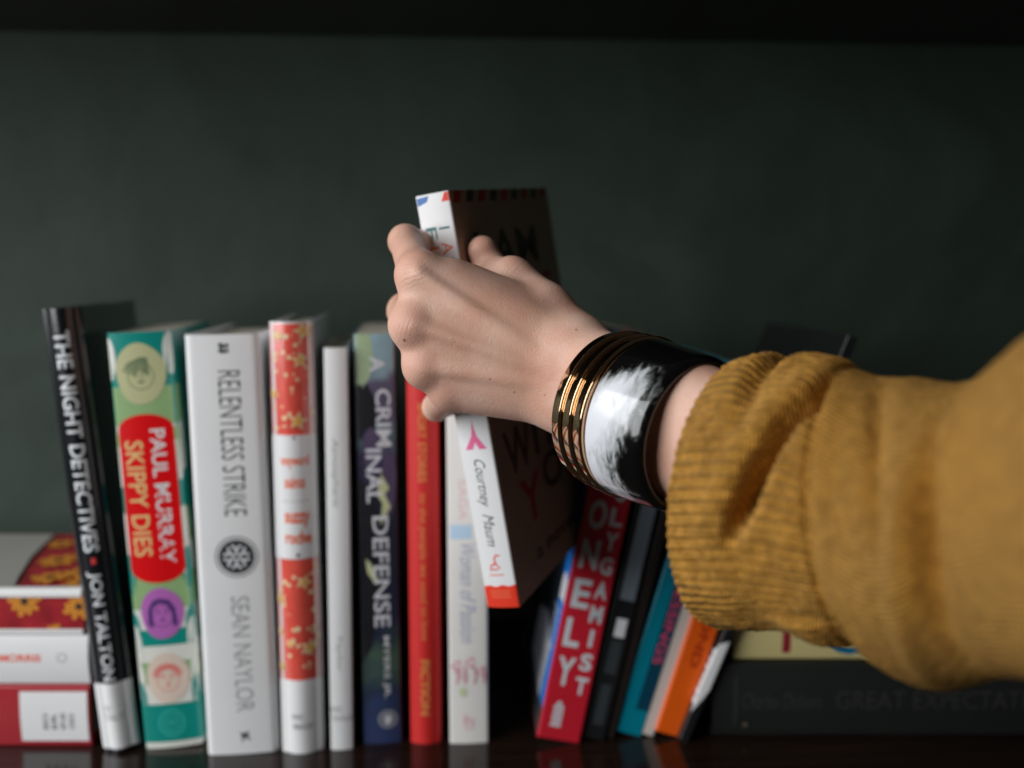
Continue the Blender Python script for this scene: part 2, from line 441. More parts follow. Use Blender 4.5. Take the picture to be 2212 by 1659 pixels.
def face(bk, u, f, R, base, dark, hair):
    z = bk.H * (1 - f)
    bk.oval(u, f, R * 0.95, R * 1.22, base, 30, 0.02)
    bk.ring(u, f + R * 0.1 / bk.H, R * 0.52, R * 0.56, dark, 26, 0.92)
    if hair == 0:
        for k in range(11):
            a = -0.6 + k * 0.12
            bk.stroke([(u + R * (0.15 + 0.2 * a), z + R * 0.62), (u + R * (a * 0.62 - 0.1), z + R * (0.55 - 0.25 * abs(a))), (u + R * (a * 0.8 - 0.18), z + R * (0.1 - 0.05 * k % 0.3))], R * 0.06, dark)
    elif hair == 1:
        bk.poly([(u + R * x, f - R * y / bk.H) for x, y in ((-0.1, .72), (.35, .62), (.6, .2), (.66, -.6), (.45, -.7), (.42, 0), (.2, .42), (-.1, .5), (-.4, .3), (-.42, -.7), (-.66, -.55), (-.62, .2), (-.4, .6))], dark)
    else:
        for k in range(12):
            a = math.pi * (0.02 + 0.96 * k / 11)
            bk.ring(u + R * 0.5 * math.cos(a), f - R * (0.15 + 0.42 * math.sin(a)) / bk.H, R * 0.09, R * 0.14, dark, 10)
    for s in (-1, 1):
        bk.oval(u + s * R * 0.2, f - R * 0.04 / bk.H, R * 0.09, R * 0.04, dark, 10)
        bk.stroke([(u + s * R * 0.1, z + R * 0.17), (u + s * R * 0.32, z + R * 0.17)], R * 0.045, dark)
    bk.stroke([(u + R * 0.02, z), (u + R * 0.06, z - R * 0.18), (u - R * 0.02, z - R * 0.19)], R * 0.035, dark)
    bk.oval(u, f + R * 0.33 / bk.H, R * 0.13, R * 0.05, dark, 10)
face(b, -0.0, 0.095, T * 0.42, SAGE, SAGE_D, 0)
hw = T * 0.44
b.poly([(hw * math.cos(a), 0.225 - 0.036 * math.sin(a)) for a in np.linspace(0, math.pi, 18)] + [(hw * math.cos(a), 0.555 - 0.036 * math.sin(a)) for a in np.linspace(math.pi, 2 * math.pi, 18)], BRED)
b.vtext('PAUL MURRAY', T * 0.06, T * 0.30, 0.225, 0.545, OFFW, 0.02)
b.vtext('SKIPPY DIES', -T * 0.36, -T * 0.06, 0.25, 0.525, TAN, 0.012)
face(b, 0.0, 0.665, T * 0.37, PURPLE, PURPLE_D, 1)
face(b, 0.0, 0.825, T * 0.37, PINK, PINK_D, 2)
b.rect(-W2, W2, 0.892, 0.984, TEAL)
b.ring(0.0, 0.937, T * 0.22, T * 0.24, TEAL_L, 30, 0.9)
b.ring(0.0, 0.937, T * 0.14, T * 0.155, TEAL_L, 30, 0.9)
for dx in (-0.05, 0, 0.05):
    b.stroke([(T * (dx - .03), H * 0.072), (T * dx, H * 0.052), (T * (dx + .03), H * 0.072)], 0.0004, TEAL_L)
b.done()

# B2 thick white hardback
T, H, M = upright((447, 1632), (601, 1625), (396, 724))
b = Book('thick white hardback with dark condensed capitals and a round black wreath emblem', T, H, 0.122, M, WHITE, True, 0.0008, 0.0042)
b.vtext('RELENTLESS STRIKE', -T * 0.07, T * 0.23, 0.082, 0.42, INK, -0.005)
b.vtext('SEAN NAYLOR', -T * 0.05, T * 0.20, 0.612, 0.895, PALEINK, 0.0)
b.oval(T * 0.06, 0.517, T * 0.245, T * 0.245, INK, 40)
b.ring(T * 0.06, 0.517, T * 0.27, T * 0.30, PALEINK, 40)
for k in range(6):
    a = math.pi * k / 3 + 0.5
    c0, s0 = math.cos(a), math.sin(a); zc = H * (1 - 0.517)
    b.stroke([(T * 0.06 + c0 * T * 0.03, zc + s0 * T * 0.03), (T * 0.06 + c0 * T * 0.1, zc + s0 * T * 0.1), (T * 0.06 + math.cos(a + .35) * T * 0.18, zc + math.sin(a + .35) * T * 0.18)], T * 0.035, LIGHTINK)
    b.stroke([(T * 0.06 + c0 * T * 0.1, zc + s0 * T * 0.1), (T * 0.06 + math.cos(a - .35) * T * 0.18, zc + math.sin(a - .35) * T * 0.18)], T * 0.03, LIGHTINK)
for dz in (0.0, 0.012):
    b.poly([(-T * 0.05, 0.022 + dz), (0.0, 0.018 + dz), (T * 0.03, 0.024 + dz), (T * 0.08, 0.019 + dz), (T * 0.1, 0.027 + dz), (T * 0.02, 0.031 + dz), (-T * 0.03, 0.029 + dz)], INK)
b.poly([(-T * 0.02, 0.945), (T * 0.05, 0.948), (T * 0.11, 0.942), (T * 0.09, 0.953), (T * 0.13, 0.968), (T * 0.05, 0.957), (T * 0.0, 0.972), (T * 0.01, 0.957)], INK)
b.done()

# B3 red book with yellow stars and plastic jacket
STARRED = mat('red_star_print', refl(194, 72, 60), 0.22, coat=0.8, var=0.3, scale=110)
STARY = mat('yellow_star_print', refl(222, 142, 60), 0.3, var=0.2, scale=300); STARC = mat('pale_speck_print', refl(222, 176, 138), 0.3)
PALEB = mat('pale_blue_print', refl(196, 205, 214), 0.22, coat=0.8, var=0.03)
ORG = mat('orange_red_lettering', refl(214, 84, 44), 0.4)
GLOSSW = mat('white_glossy_jacket', refl(204, 206, 211), 0.22, coat=0.8, var=0.03)
T, H, M = upright((610, 1625), (699, 1620), (580, 695))
b = Book('red book patterned with yellow stars around a pale panel of orange lettering', T, H, 0.112, M, GLOSSW, True, 0.0035, 0.003)
W2 = T * 0.5
def star(bk, u, f, R, m, rot=0.3):
    bk.poly([(u + (R if k % 2 == 0 else R * 0.42) * math.sin(rot + math.pi * k / 5), f - (R if k % 2 == 0 else R * 0.42) * math.cos(rot + math.pi * k / 5) / bk.H) for k in range(10)], m)
for f0, f1 in ((0.004, 0.252), (0.535, 0.822)): b.rect(-W2, W2, f0, f1, STARRED)
rnd = random.Random(11)
for f0, f1 in ((0.01, 0.245), (0.545, 0.815)):
    for k in range(34):
        r = rnd.uniform(0.0005, 0.0016)
        b.oval(rnd.uniform(-W2 * .95, W2 * .95), rnd.uniform(f0 + .006, f1 - .006), r, r, STARC, 8)
for u, f in ((0.2, 0.085), (0.12, 0.22), (-0.42, 0.16), (-0.3, 0.03), (0.15, 0.59), (-0.4, 0.63), (0.22, 0.745), (-0.42, 0.79), (0.3, 0.02), (-0.2, 0.735)):
    R = T * rnd.uniform(0.16, 0.22) * (1 if u > 0 else 0.6)
    star(b, T * u, f, R * 1.2, STARC, rnd.uniform(0, 1)); star(b, T * u, f, R * 0.8, STARY, rnd.uniform(0, 1))
b.rect(-W2, W2, 0.252, 0.535, PALEB)
b.htext('wayward', -T * 0.31, T * 0.33, 0.296, 0.328, ORG, 0.03)
b.htext('saints', -T * 0.22, T * 0.24, 0.345, 0.372, ORG, 0.03)
for k in range(14): b.oval(T * (-0.28 + k * 0.045), 0.402, 0.0003, 0.0003, GREYINK, 6)
b.htext('suzzy', -T * 0.24, T * 0.32, 0.428, 0.463, ORG, 0.03)
b.htext('roche', -T * 0.24, T * 0.34, 0.470, 0.500, ORG, 0.03)
star(b, T * 0.02, 0.258, 0.0012, INK); star(b, T * 0.04, 0.526, 0.0016, INK)
b.sticker(-T * 0.5, T * 0.5, 0.823, 0.998, LABELW)
b.htext('FIC', -T * 0.2, T * 0.06, 0.902, 0.915, PALEINK); b.htext('ROCH', -T * 0.18, T * 0.24, 0.925, 0.938, GREYINK)
b.done()

# B4 thin white
T, H, M = upright((715, 1620), (763, 1617), (699, 752))
b = Book('thin plain white book with faint grey italic lettering', T, H, 0.125, M, WHITE, False, 0.0008, 0.0012)
b.vtext('Atmospheric', -T * 0.30, T * 0.06, 0.215, 0.385, PALEINK, 0.0, 0.25)
b.vtext('Taylor', -T * 0.22, T * 0.08, 0.705, 0.80, PALEINK, 0.0, 0.25)
b.htext('FIC', -T * 0.46, T * 0.05, 0.888, 0.902, GREYINK); b.htext('TAYLO', -T * 0.46, T * 0.46, 0.912, 0.925, GREYINK)
b.done()

# B5 photographic cover, dark blue
def photo_cover():
    m = bpy.data.materials.new('blue_green_photo_print'); m.use_nodes = True
    n = m.node_tree.nodes; l = m.node_tree.links; b = n['Principled BSDF']
    tc = n.new('ShaderNodeTexCoord'); sp = n.new('ShaderNodeSeparateXYZ'); l.new(tc.outputs['Object'], sp.inputs[0])
    nz = n.new('ShaderNodeTexNoise'); nz.inputs['Scale'].default_value = 55; nz.inputs['Detail'].default_value = 3
    l.new(tc.outputs['Object'], nz.inputs['Vector'])
    ma = n.new('ShaderNodeMath'); ma.operation = 'MULTIPLY_ADD'; ma.inputs[1].default_value = 0.05; l.new(nz.outputs['Fac'], ma.inputs[0]); l.new(sp.outputs['Z'], ma.inputs[2])
    mr = n.new('ShaderNodeMapRange'); mr.inputs['From Min'].default_value = 0.025; mr.inputs['From Max'].default_value = 0.265; l.new(ma.outputs[0], mr.inputs['Value'])
    r = n.new('ShaderNodeValToRGB'); e = r.color_ramp.elements
    stops = [(0.0, (40, 50, 84)), (0.07, (40, 52, 84)), (0.13, (34, 44, 62)), (0.22, (58, 76, 64)), (0.30, (28, 34, 52)), (0.45, (24, 30, 44)), (0.60, (26, 28, 38)), (0.70, (44, 38, 62)), (0.76, (66, 88, 92)), (0.82, (70, 62, 84)), (0.88, (74, 70, 88)), (0.93, (112, 134, 140)), (1.0, (122, 148, 158))]
    e[0].position, e[0].color = stops[0][0], (*refl(*stops[0][1]), 1); e[1].position, e[1].color = stops[-1][0], (*refl(*stops[-1][1]), 1)
    for p, c in stops[1:-1]:
        x = e.new(p); x.color = (*refl(*c), 1)
    l.new(mr.outputs[0], r.inputs[0]); l.new(r.outputs[0], b.inputs['Base Color']); b.inputs['Roughness'].default_value = 0.4
    return m
PHOTO = photo_cover()
SILH = mat('dark_silhouette_print', (0.012, 0.012, 0.016), 0.4, var=0.4); VIOLET = mat('violet_print', refl(66, 56, 78), 0.4, var=0.3, scale=120)
OLIVE = mat('olive_yellow_print', refl(160, 162, 126), 0.4, var=0.3, scale=200); PALEGREEN = mat('pale_green_print', refl(132, 148, 118), 0.4, var=0.15, scale=90)
LETTER = mat('pale_silver_lettering', refl(176, 176, 180), 0.45)
T, H, M = upright((786, 1607), (869, 1602), (764, 722))
b = Book('dark blue and green photo printed book with silvery capitals split over two columns', T, H, 0.135, M, PHOTO, False, 0.001, 0.0015)
b.poly([(-T * .5, 0.0), (-T * .1, 0.0), (-T * .02, .05), (-T * .12, .10), (-T * .3, .125), (-T * .5, .12)], PALEGREEN)
b.poly([(-T * .5, .12), (-T * .2, .115), (-T * .02, .15), (T * .02, .2), (-T * .1, .24), (-T * .5, .25)], SILH)
b.oval(-T * 0.1, 0.27, T * 0.25, 0.012, VIOLET, 24, 0.08); b.oval(T * 0.3, 0.35, T * 0.16, 0.02, VIOLET, 24, 0.1)
b.poly([(-T * .5, .34), (-T * .2, .36), (T * .0, .42), (-T * .05, .5), (T * .02, .62), (-T * .2, .75), (-T * .5, .8)], SILH)
b.poly([(T * .1, .33), (T * .3, .365), (T * .18, .38), (T * .33, .41), (T * .05, .455), (T * .12, .40), (-T * .02, .38)], OLIVE)
b.poly([(-T * .34, .535), (-T * .22, .545), (-T * .02, .59), (-T * .08, .60), (-T * .3, .57)], OLIVE)
b.vtext('A', -T * 0.12, T * 0.24, 0.052, 0.088, LETTER, 0.02)
b.vtext('CRIM', T * 0.0, T * 0.38, 0.128, 0.265, LETTER, 0.02)
b.vtext('INAL', -T * 0.27, T * 0.12, 0.27, 0.40, LETTER, 0.015)
b.vtext('DEFENSE', -T * 0.15, T * 0.26, 0.432, 0.705, LETTER, 0.012)
b.vtext('MYERS JR.', T * 0.03, T * 0.22, 0.728, 0.886, LETTER, 0.01)
b.ring(T * 0.14, 0.938, T * 0.21, T * 0.245, PALEINK, 32); b.ring(T * 0.14, 0.938, T * 0.02, T * 0.21, mat('smoke_grey_print', refl(88, 92, 104), 0.4), 32)
b.oval(T * 0.14, 0.938, T * 0.09, T * 0.14, LETTER, 16, 0.08)
b.done()

# B6 red cloth with gold stamping
REDCLOTH = mat('red_cloth', refl(176, 30, 28), 0.55, var=0.06, bump=0.4, bscale=1800)
GILT = mat('worn_gold_stamping', refl(206, 128, 70), 0.4, metal=0.15, var=0.25, scale=500)
T, H, M = upright((887, 1605), (952, 1604), (876, 728))
b = Book('red cloth book with faded gold lettering left of the white pastel book', T, H, 0.13, M, REDCLOTH, True, 0.0018, 0.0025)
b.vtext('SHORT STORIES', -T * 0.14, T * 0.12, 0.155, 0.345, GILT, 0.01)
b.vtext('to the people we used to love', -T * 0.16, T * 0.12, 0.372, 0.735, GILT, 0.0, 0.1)
b.vtext('FICTION', -T * 0.14, T * 0.16, 0.785, 0.925, GILT, 0.03)
b.done()

# B7 white pastel paperback
PASTEL = mat('white_pastel_print', refl(199, 193, 189), 0.4, var=0.06, scale=40)
ROSE = mat('rose_print', refl(176, 112, 128), 0.4, var=0.2, scale=300); ROSE_L = mat('pale_rose_print', refl(205, 160, 164), 0.4)
BLUEBOX = mat('pale_blue_box_print', refl(158, 178, 196), 0.4); BLUEINK = mat('grey_blue_script', refl(132, 138, 160), 0.4); GRN = mat('pale_green_spot', refl(168, 176, 140), 0.4)
T, H, M = upright((972, 1606), (1055, 1604), (962, 740))
b = Book('white paperback with pastel blue script and rose flowers behind the held book', T, H, 0.13, M, PASTEL, False, 0.0006, 0.0012)
b.vtext('SAGA', -T * 0.22, T * 0.0, 0.33, 0.43, ROSE_L, 0.0)
b.rect(-T * 0.44, T * 0.12, 0.442, 0.478, BLUEBOX)
b.vtext('Woman of Passion', -T * 0.2, T * 0.2, 0.49, 0.74, BLUEINK, 0.0, 0.3)
for k, (u, f, r) in enumerate(((-0.3, .80, .22), (0.05, .79, .2), (0.32, .815, .16), (-0.12, .825, .14))):
    for j in range(6):
        a = j * 1.05 + k
        b.oval(T * u + T * r * 0.45 * math.cos(a), f - T * r * 0.6 * math.sin(a) / H, T * r * 0.28, T * r * 0.2, ROSE if (j + k) % 2 else ROSE_L, 12, 0.1)
for u in (-.3, -.1, .15, .38): b.stroke([(T * u, H * 0.2), (T * (u + .04), H * 0.17), (T * u, H * 0.155)], T * 0.05, ROSE)
b.oval(-T * .15, .865, T * .1, .003, GRN)
b.htext('h', -T * 0.14, T * 0.12, 0.925, 0.953, ROSE_L, 0.03); b.rect(-T * .12, T * .14, .958, .962, ROSE_L)
b.done()

# --- leaning books at the right
SCARLET = mat('crimson_cover', refl(165, 26, 40), 0.3, coat=0.3, var=0.05)
SILVER = mat('silver_grey_lettering', refl(172, 178, 182), 0.4); BLUEL = mat('bright_blue_print', refl(20, 110, 190), 0.3, coat=0.3)
TL_ = 0.0255
H, M = leaning((1252, 1606), (1438, 735), TL_, None, math.radians(2.5))
b = Book('crimson book leaning right with two columns of silver upright capitals', TL_, H, 0.14, M, SCARLET, False, 0.0, 0.001)
T = TL_
for k, c in enumerate('LONELY'):
    f = 0.30 + k * 0.098
    b.htext(c, -T * 0.36, -T * 0.36 + T * (0.40 if c != 'L' else 0.36), f, f + 0.072, SILVER, 0.03)
for k, c in enumerate('POLYGAMIST'):
    f = 0.29 + k * 0.0605
    w_ = 0.28 if c not in 'I' else 0.09
    b.htext(c, T * 0.26 - T * w_ / 2, T * 0.26 + T * w_ / 2, f, f + 0.044, SILVER, 0.035)
for k in range(5): b.rect(-T * .26 + T * .01 * (k % 2), -T * .02, 0.915 + k * .011, 0.923 + k * .011, SILVER)
b.poly([(-T * .24, .913), (-T * .14, .90), (-T * .04, .913)], SILVER)
# left board print and painted shade
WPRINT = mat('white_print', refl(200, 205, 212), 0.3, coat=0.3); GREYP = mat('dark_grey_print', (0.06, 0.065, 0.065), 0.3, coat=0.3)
e = T / 2
b.rect(-e - 0.022, -e - 0.0008, 0.0, 0.93, BLUEL)
b.rect(-e - 0.135, -e - 0.022, 0.0, 0.93, mat('painted_blue_black_shade', (0.01, 0.014, 0.022), 0.4))  # shade on the board away from the spine, painted in as dark colour
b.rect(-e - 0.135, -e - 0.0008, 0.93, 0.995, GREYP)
b.poly([(-e - .002, .61), (-e - .014, .60), (-e - .021, .62), (-e - .021, .68), (-e - .012, .665), (-e - .002, .67)], WPRINT)
b.poly([(-e - .016, .80), (-e - .05, .76), (-e - .09, .80), (-e - .09, .93), (-e - .02, .94)], WPRINT)
for k in range(5): b.rect(-e - .03, -e - .010, .70 + k * .022, .706 + k * .022, WPRINT)
b.done()

BLACKJ = mat('black_matt_jacket', (0.012, 0.013, 0.014), 0.35, var=0.3); SLATE = mat('slate_grey_print', refl(96, 104, 112), 0.4, var=0.15)
BROWNB = mat('dark_brown_cloth', (0.018, 0.012, 0.010), 0.5, var=0.3)
def lean_book(label, K, top, T, D, cover, yaw=0.0, hard=False, bulge=0.0, H=None):
    H, M = leaning(K, top, T, H, yaw)
    return Book(label, T, H, D, M, cover, hard, bulge, 0.001)
b = lean_book('black book with slate grey panels leaning beside the crimson book', (1306, 1600), (1498, 792), 0.0135, 0.14, BLACKJ, 0.03)
T = b.T
b.rect(-T * .28, T * .36, .30, .62, SLATE); b.rect(-T * .18, T * .28, .67, .72, LIGHTINK); b.rect(-T * .22, T * .28, .73, .82, mat('dim_grey_print', refl(44, 48, 50), .4)); b.rect(-T * .2, T * .25, .85, .96, mat('dim_grey_print', (0, 0, 0)))
b.done()
b = lean_book('thin dark brown book leaning left of the teal book', (1327, 1596), (1528, 812), 0.006, 0.13, BROWNB, 0.03)
b.done()
TEALB = mat('teal_blue_cover', refl(0, 104, 122), 0.3, coat=0.3, var=0.06); NAVYP = mat('deep_navy_print', refl(8, 52, 70), 0.3, coat=0.3, var=0.1); HOTPINK = mat('pink_lettering', refl(196, 60, 96), 0.4)
b = lean_book('teal book with a navy edge and pink lettering leaning right', (1386, 1592), (1640, 800), 0.0172, 0.13, TEALB, 0.03)
T = b.T
b.rect(0.0, T * .5, 0.0, 0.93, NAVYP)
b.vtext('SMALL BLESSINGS', T * 0.08, T * 0.38, 0.36, 0.80, HOTPINK, 0.0)
b.done()
BEIGE = mat('pale_beige_cover', refl(178, 168, 160), 0.45, var=0.05)
b = lean_book('slim pale beige book leaning between the teal and orange books', (1412, 1591), (1655, 860), 0.0092, 0.125, BEIGE, 0.03)
b.done()
ORANGEB = mat('vivid_orange_cover', (0.86, 0.12, 0.006), 0.35, var=0.05); BURNT = mat('burnt_red_lettering', refl(150, 42, 14), 0.4)
b = lean_book('vivid orange book with dark red lettering leaning under the sweater cuff', (1475, 1594), (1722, 850), 0.0168, 0.13, ORANGEB, 0.03)
T = b.T
b.vtext('VAGABOND', -T * .1, T * .24, .42, .80, BURNT, 0.03)
b.done()
b = lean_book('thin black book with a torn white label leaning beside the dark lying book', (1488, 1604), (1858, 732), 0.0062, 0.15, BLACKJ, 0.03)
T = b.T
TORN = mat('torn_white_paper', refl(196, 200, 210), 0.5, var=0.05)
pts = [(-T * .5, .765), (-T * .42, .757), (-T * .2, .752), (T * .1, .748), (T * .45, .742), (T * .5 + .0006, .75), (T * .5 + .0006, .86), (T * .3, .872), (T * .1, .892), (-T * .1, .905), (-T * .3, .918), (-T * .5, .93)]
b.poly(pts, TORN)
for k in range(7):
    b.poly([(-T * .5 - .004 - .0006 * (k % 3), .775 + k * .02), (-T * .49, .77 + k * .02), (-T * .49, .79 + k * .02), (-T * .5 - .003 - .0004 * (k % 2), .79 + k * .02)], TORN)
b.done()

# --- lying books at the right
YR = float(onz(1545, 1591)[1])
BLACKC = mat('black_green_cloth', (0.014, 0.0165, 0.0145), 0.5, var=0.15, bump=0.3, bscale=1500)
DIMEMB = mat('dim_grey_stamping', (0.038, 0.040, 0.037), 0.4, var=0.3, scale=300)
zr1 = float(ony(1700, 1432, YR)[2]); zr2 = float(ony(1700, 1325, YR)[2])
xl = float(ony(1540, 1500, YR)[0])
def flat_right(label, x_left, Y, zb, T, L, D, cover, hard, bulge):
    R = Matrix(((0, 0, -1, 0), (0, 1, 0, 0), (1, 0, 0, 0), (0, 0, 0, 1)))
    return Book(label, T, L, D, Matrix.Translation((x_left + L, Y, zb + T / 2)) @ R, cover, hard, bulge, 0.0025, 'books lying flat on the shelf')
b = flat_right('thick black cloth book with dim stamped lettering lying under the sleeve', xl, YR, 0.0, zr1 - 0.0004, 0.225, 0.15, BLACKC, True, 0.002)
T = b.T
b.vtext('Charles Dickens', -T * .10, T * .12, 0.075, 0.285, DIMEMB, 0.0, 0.3)
b.vtext('GREAT EXPECTATIONS', -T * .10, T * .14, 0.32, 0.94, DIMEMB, 0.0)
for f in (0.055,): b.rect(-T * .33, T * .33, f, f + .006, DIMEMB)
for k in range(46): b.oval(T * .33, .06 + k * .0195, .0005, .0005, DIMEMB, 6); b.oval(-T * .33, .06 + k * .0195, .0005, .0005, DIMEMB, 6)
b.oval(-T * .32, .085, .0014, .0014, mat('old_gilt_dot', (0.30, 0.24, 0.15), 0.35, metal=0.5), 12)
b.done()
YELL = mat('pale_yellow_cover', refl(190, 176, 122), 0.4, var=0.05); MAROON = mat('maroon_lettering', refl(130, 34, 44), 0.4); BLUEO = mat('deep_blue_lettering', refl(6, 96, 130), 0.4)
b = flat_right('pale yellow book with maroon and blue lettering lying on the black one', xl + 0.012, YR + 0.004, zr1, zr2 - zr1, 0.205, 0.13, YELL, False, 0.0015)
T = b.T
b.vtext('T', -T * .34, T * .36, 0.105, 0.20, MAROON, 0.03)
b.vtext('O', -T * .38, T * .4, 0.27, 0.40, BLUEO, 0.03)
b.vtext('T', -T * .34, T * .36, 0.46, 0.55, MAROON, 0.03)
b.done()

# --- the book in the hand
BOOK_LOC = Vector((-0.0042, -0.058, 0.1088))
BOOK_ROT = Matrix.Rotation(math.radians(-23.1), 4, 'Z') @ Matrix.Rotation(math.radians(-7.8), 4, 'Y') @ Matrix.Rotation(math.radians(5.6), 4, 'X')
BOOK_M = Matrix.Translation(BOOK_LOC) @ BOOK_ROT
HT, HH, HD = 0.0175, 0.203, 0.13
WHITEG = mat('white_glossy_paperback', refl(212, 213, 214), 0.3, var=0.02)
KRAFT = mat('kraft_brown_print', (0.46, 0.33, 0.24), 0.3, var=0.1, spec=0.6)
AIRRED = mat('airmail_red_print', refl(214, 52, 34), 0.35); AIRBLUE = mat('airmail_blue_print', refl(40, 88, 150), 0.35)
PTEAL = mat('teal_ink', refl(60, 104, 108), 0.4); PORANGE = mat('coral_ink', refl(224, 96, 66), 0.4); MAGENTA = mat('magenta_print', refl(200, 90, 130), 0.4); SCRIPT = mat('black_brush_ink', (0.03, 0.035, 0.04), 0.4)
b = Book('white spined paperback with airmail stripes, held up by the hand above the row', HT, HH, HD, BOOK_M, WHITEG, False, 0.0006, 0.001, group=None)
T, H = HT, HH
b.poly([(-T * .46, .006), (-T * .08, .004), (-T * .16, .017), (-T * .46, .024)], AIRBLUE)
b.poly([(T * .5, .002), (T * .38, .002), (T * .26, .022), (T * .5, .022)], AIRRED)
for k, (c, m) in enumerate(zip(('F', 'U', 'N'), (PTEAL, PORANGE, SCRIPT))): b.vtext(c, -T * .34, -T * .02, .075 + k * .045, .103 + k * .045, m, 0.0)
for k, (c, m) in enumerate(zip(('I', 'A', 'M'), (PTEAL, PORANGE, SCRIPT))): b.vtext(c, T * .06, T * .36, (.078, .112, .15)[k], (.083, .140, .18)[k], m, 0.0)
for k, (c, m) in enumerate(zip('HERE', (PORANGE, PTEAL, SCRIPT, PORANGE))): b.vtext(c, -T * .3, T * .05, .24 + k * .05, .27 + k * .05, m, 0.0)
ft, fb_ = .53, .602                                   # little iron tower
b.poly([(T * .02, ft), (T * .05, ft + .02), (T * .1, ft + .04), (T * .34, fb_), (T * .12, fb_), (T * .02, fb_ - .018), (-T * .08, fb_), (-T * .30, fb_), (-T * .06, ft + .04), (-T * .01, ft + .02)], MAGENTA)
for i, wd in enumerate(('Courtney', 'Maum')):
    b.vtext(wd, (-T * .22, -T * .14)[i], (T * .2, T * .18)[i], (.627, .763)[i], (.745, .844)[i], SCRIPT, -0.004, 0.35)
z = lambda f: H * (1 - f)
b.stroke([(T * .16, z(.868)), (T * .05, z(.866)), (-T * .02, z(.876)), (T * .02, z(.888)), (-T * .14, z(.892)), (-T * .18, z(.905)), (-T * .05, z(.90))], .0008, AIRRED)
b.stroke([(-T * .05, z(.885)), (T * .12, z(.898)), (-T * .04, z(.905))], .0007, AIRRED)
b.rect(-T * .24, T * .2, .915, .918, PORANGE)
b.poly([(-T * .505, .947), (-T * .3, .943), (-T * .1, .947), (T * .1, .942), (T * .3, .946), (T * .505, .941), (T * .505, 1.0), (-T * .505, 1.0)], AIRRED)
for k in range(3): b.rect(-T * .3, T * .3, .956 + k * .008, .959 + k * .008, PORANGE)
# front board print
e = T / 2
b.rect(e + 0.0002, e + HD - 0.0012, 0.0, 1.0, KRAFT)
DRED = mat('dark_red_brush_ink', refl(150, 28, 30), 0.35); DBLK = mat('black_cover_ink', (0.07, 0.06, 0.055), 0.35)
for k in range(9):
    u0 = e + .002 + k * .0142
    b.poly([(u0 + .003, .0), (u0 + .011, .0), (u0 + .008, .028), (u0, .028)], DRED if k % 2 == 0 else DBLK)
for s, u0, u1, f0, f1, m in (('I AM', .018, .10, .10, .20, DBLK), ('HAVING', .015, .115, .23, .32, DRED), ('FUN', .02, .11, .35, .46, DBLK), ('HERE', .02, .11, .48, .56, DRED),
                             ('W', .012, .046, .585, .70, DBLK), ('ITH', .05, .115, .585, .69, DBLK), ('Y', .022, .05, .725, .84, DRED), ('O', .055, .085, .70, .80, DBLK), ('U', .09, .118, .72, .82, DRED), ('a novel', .03, .09, .90, .94, DBLK)):
    b.htext(s, e + u0, e + u1, f0, f1, m, 0.02)
b.done()

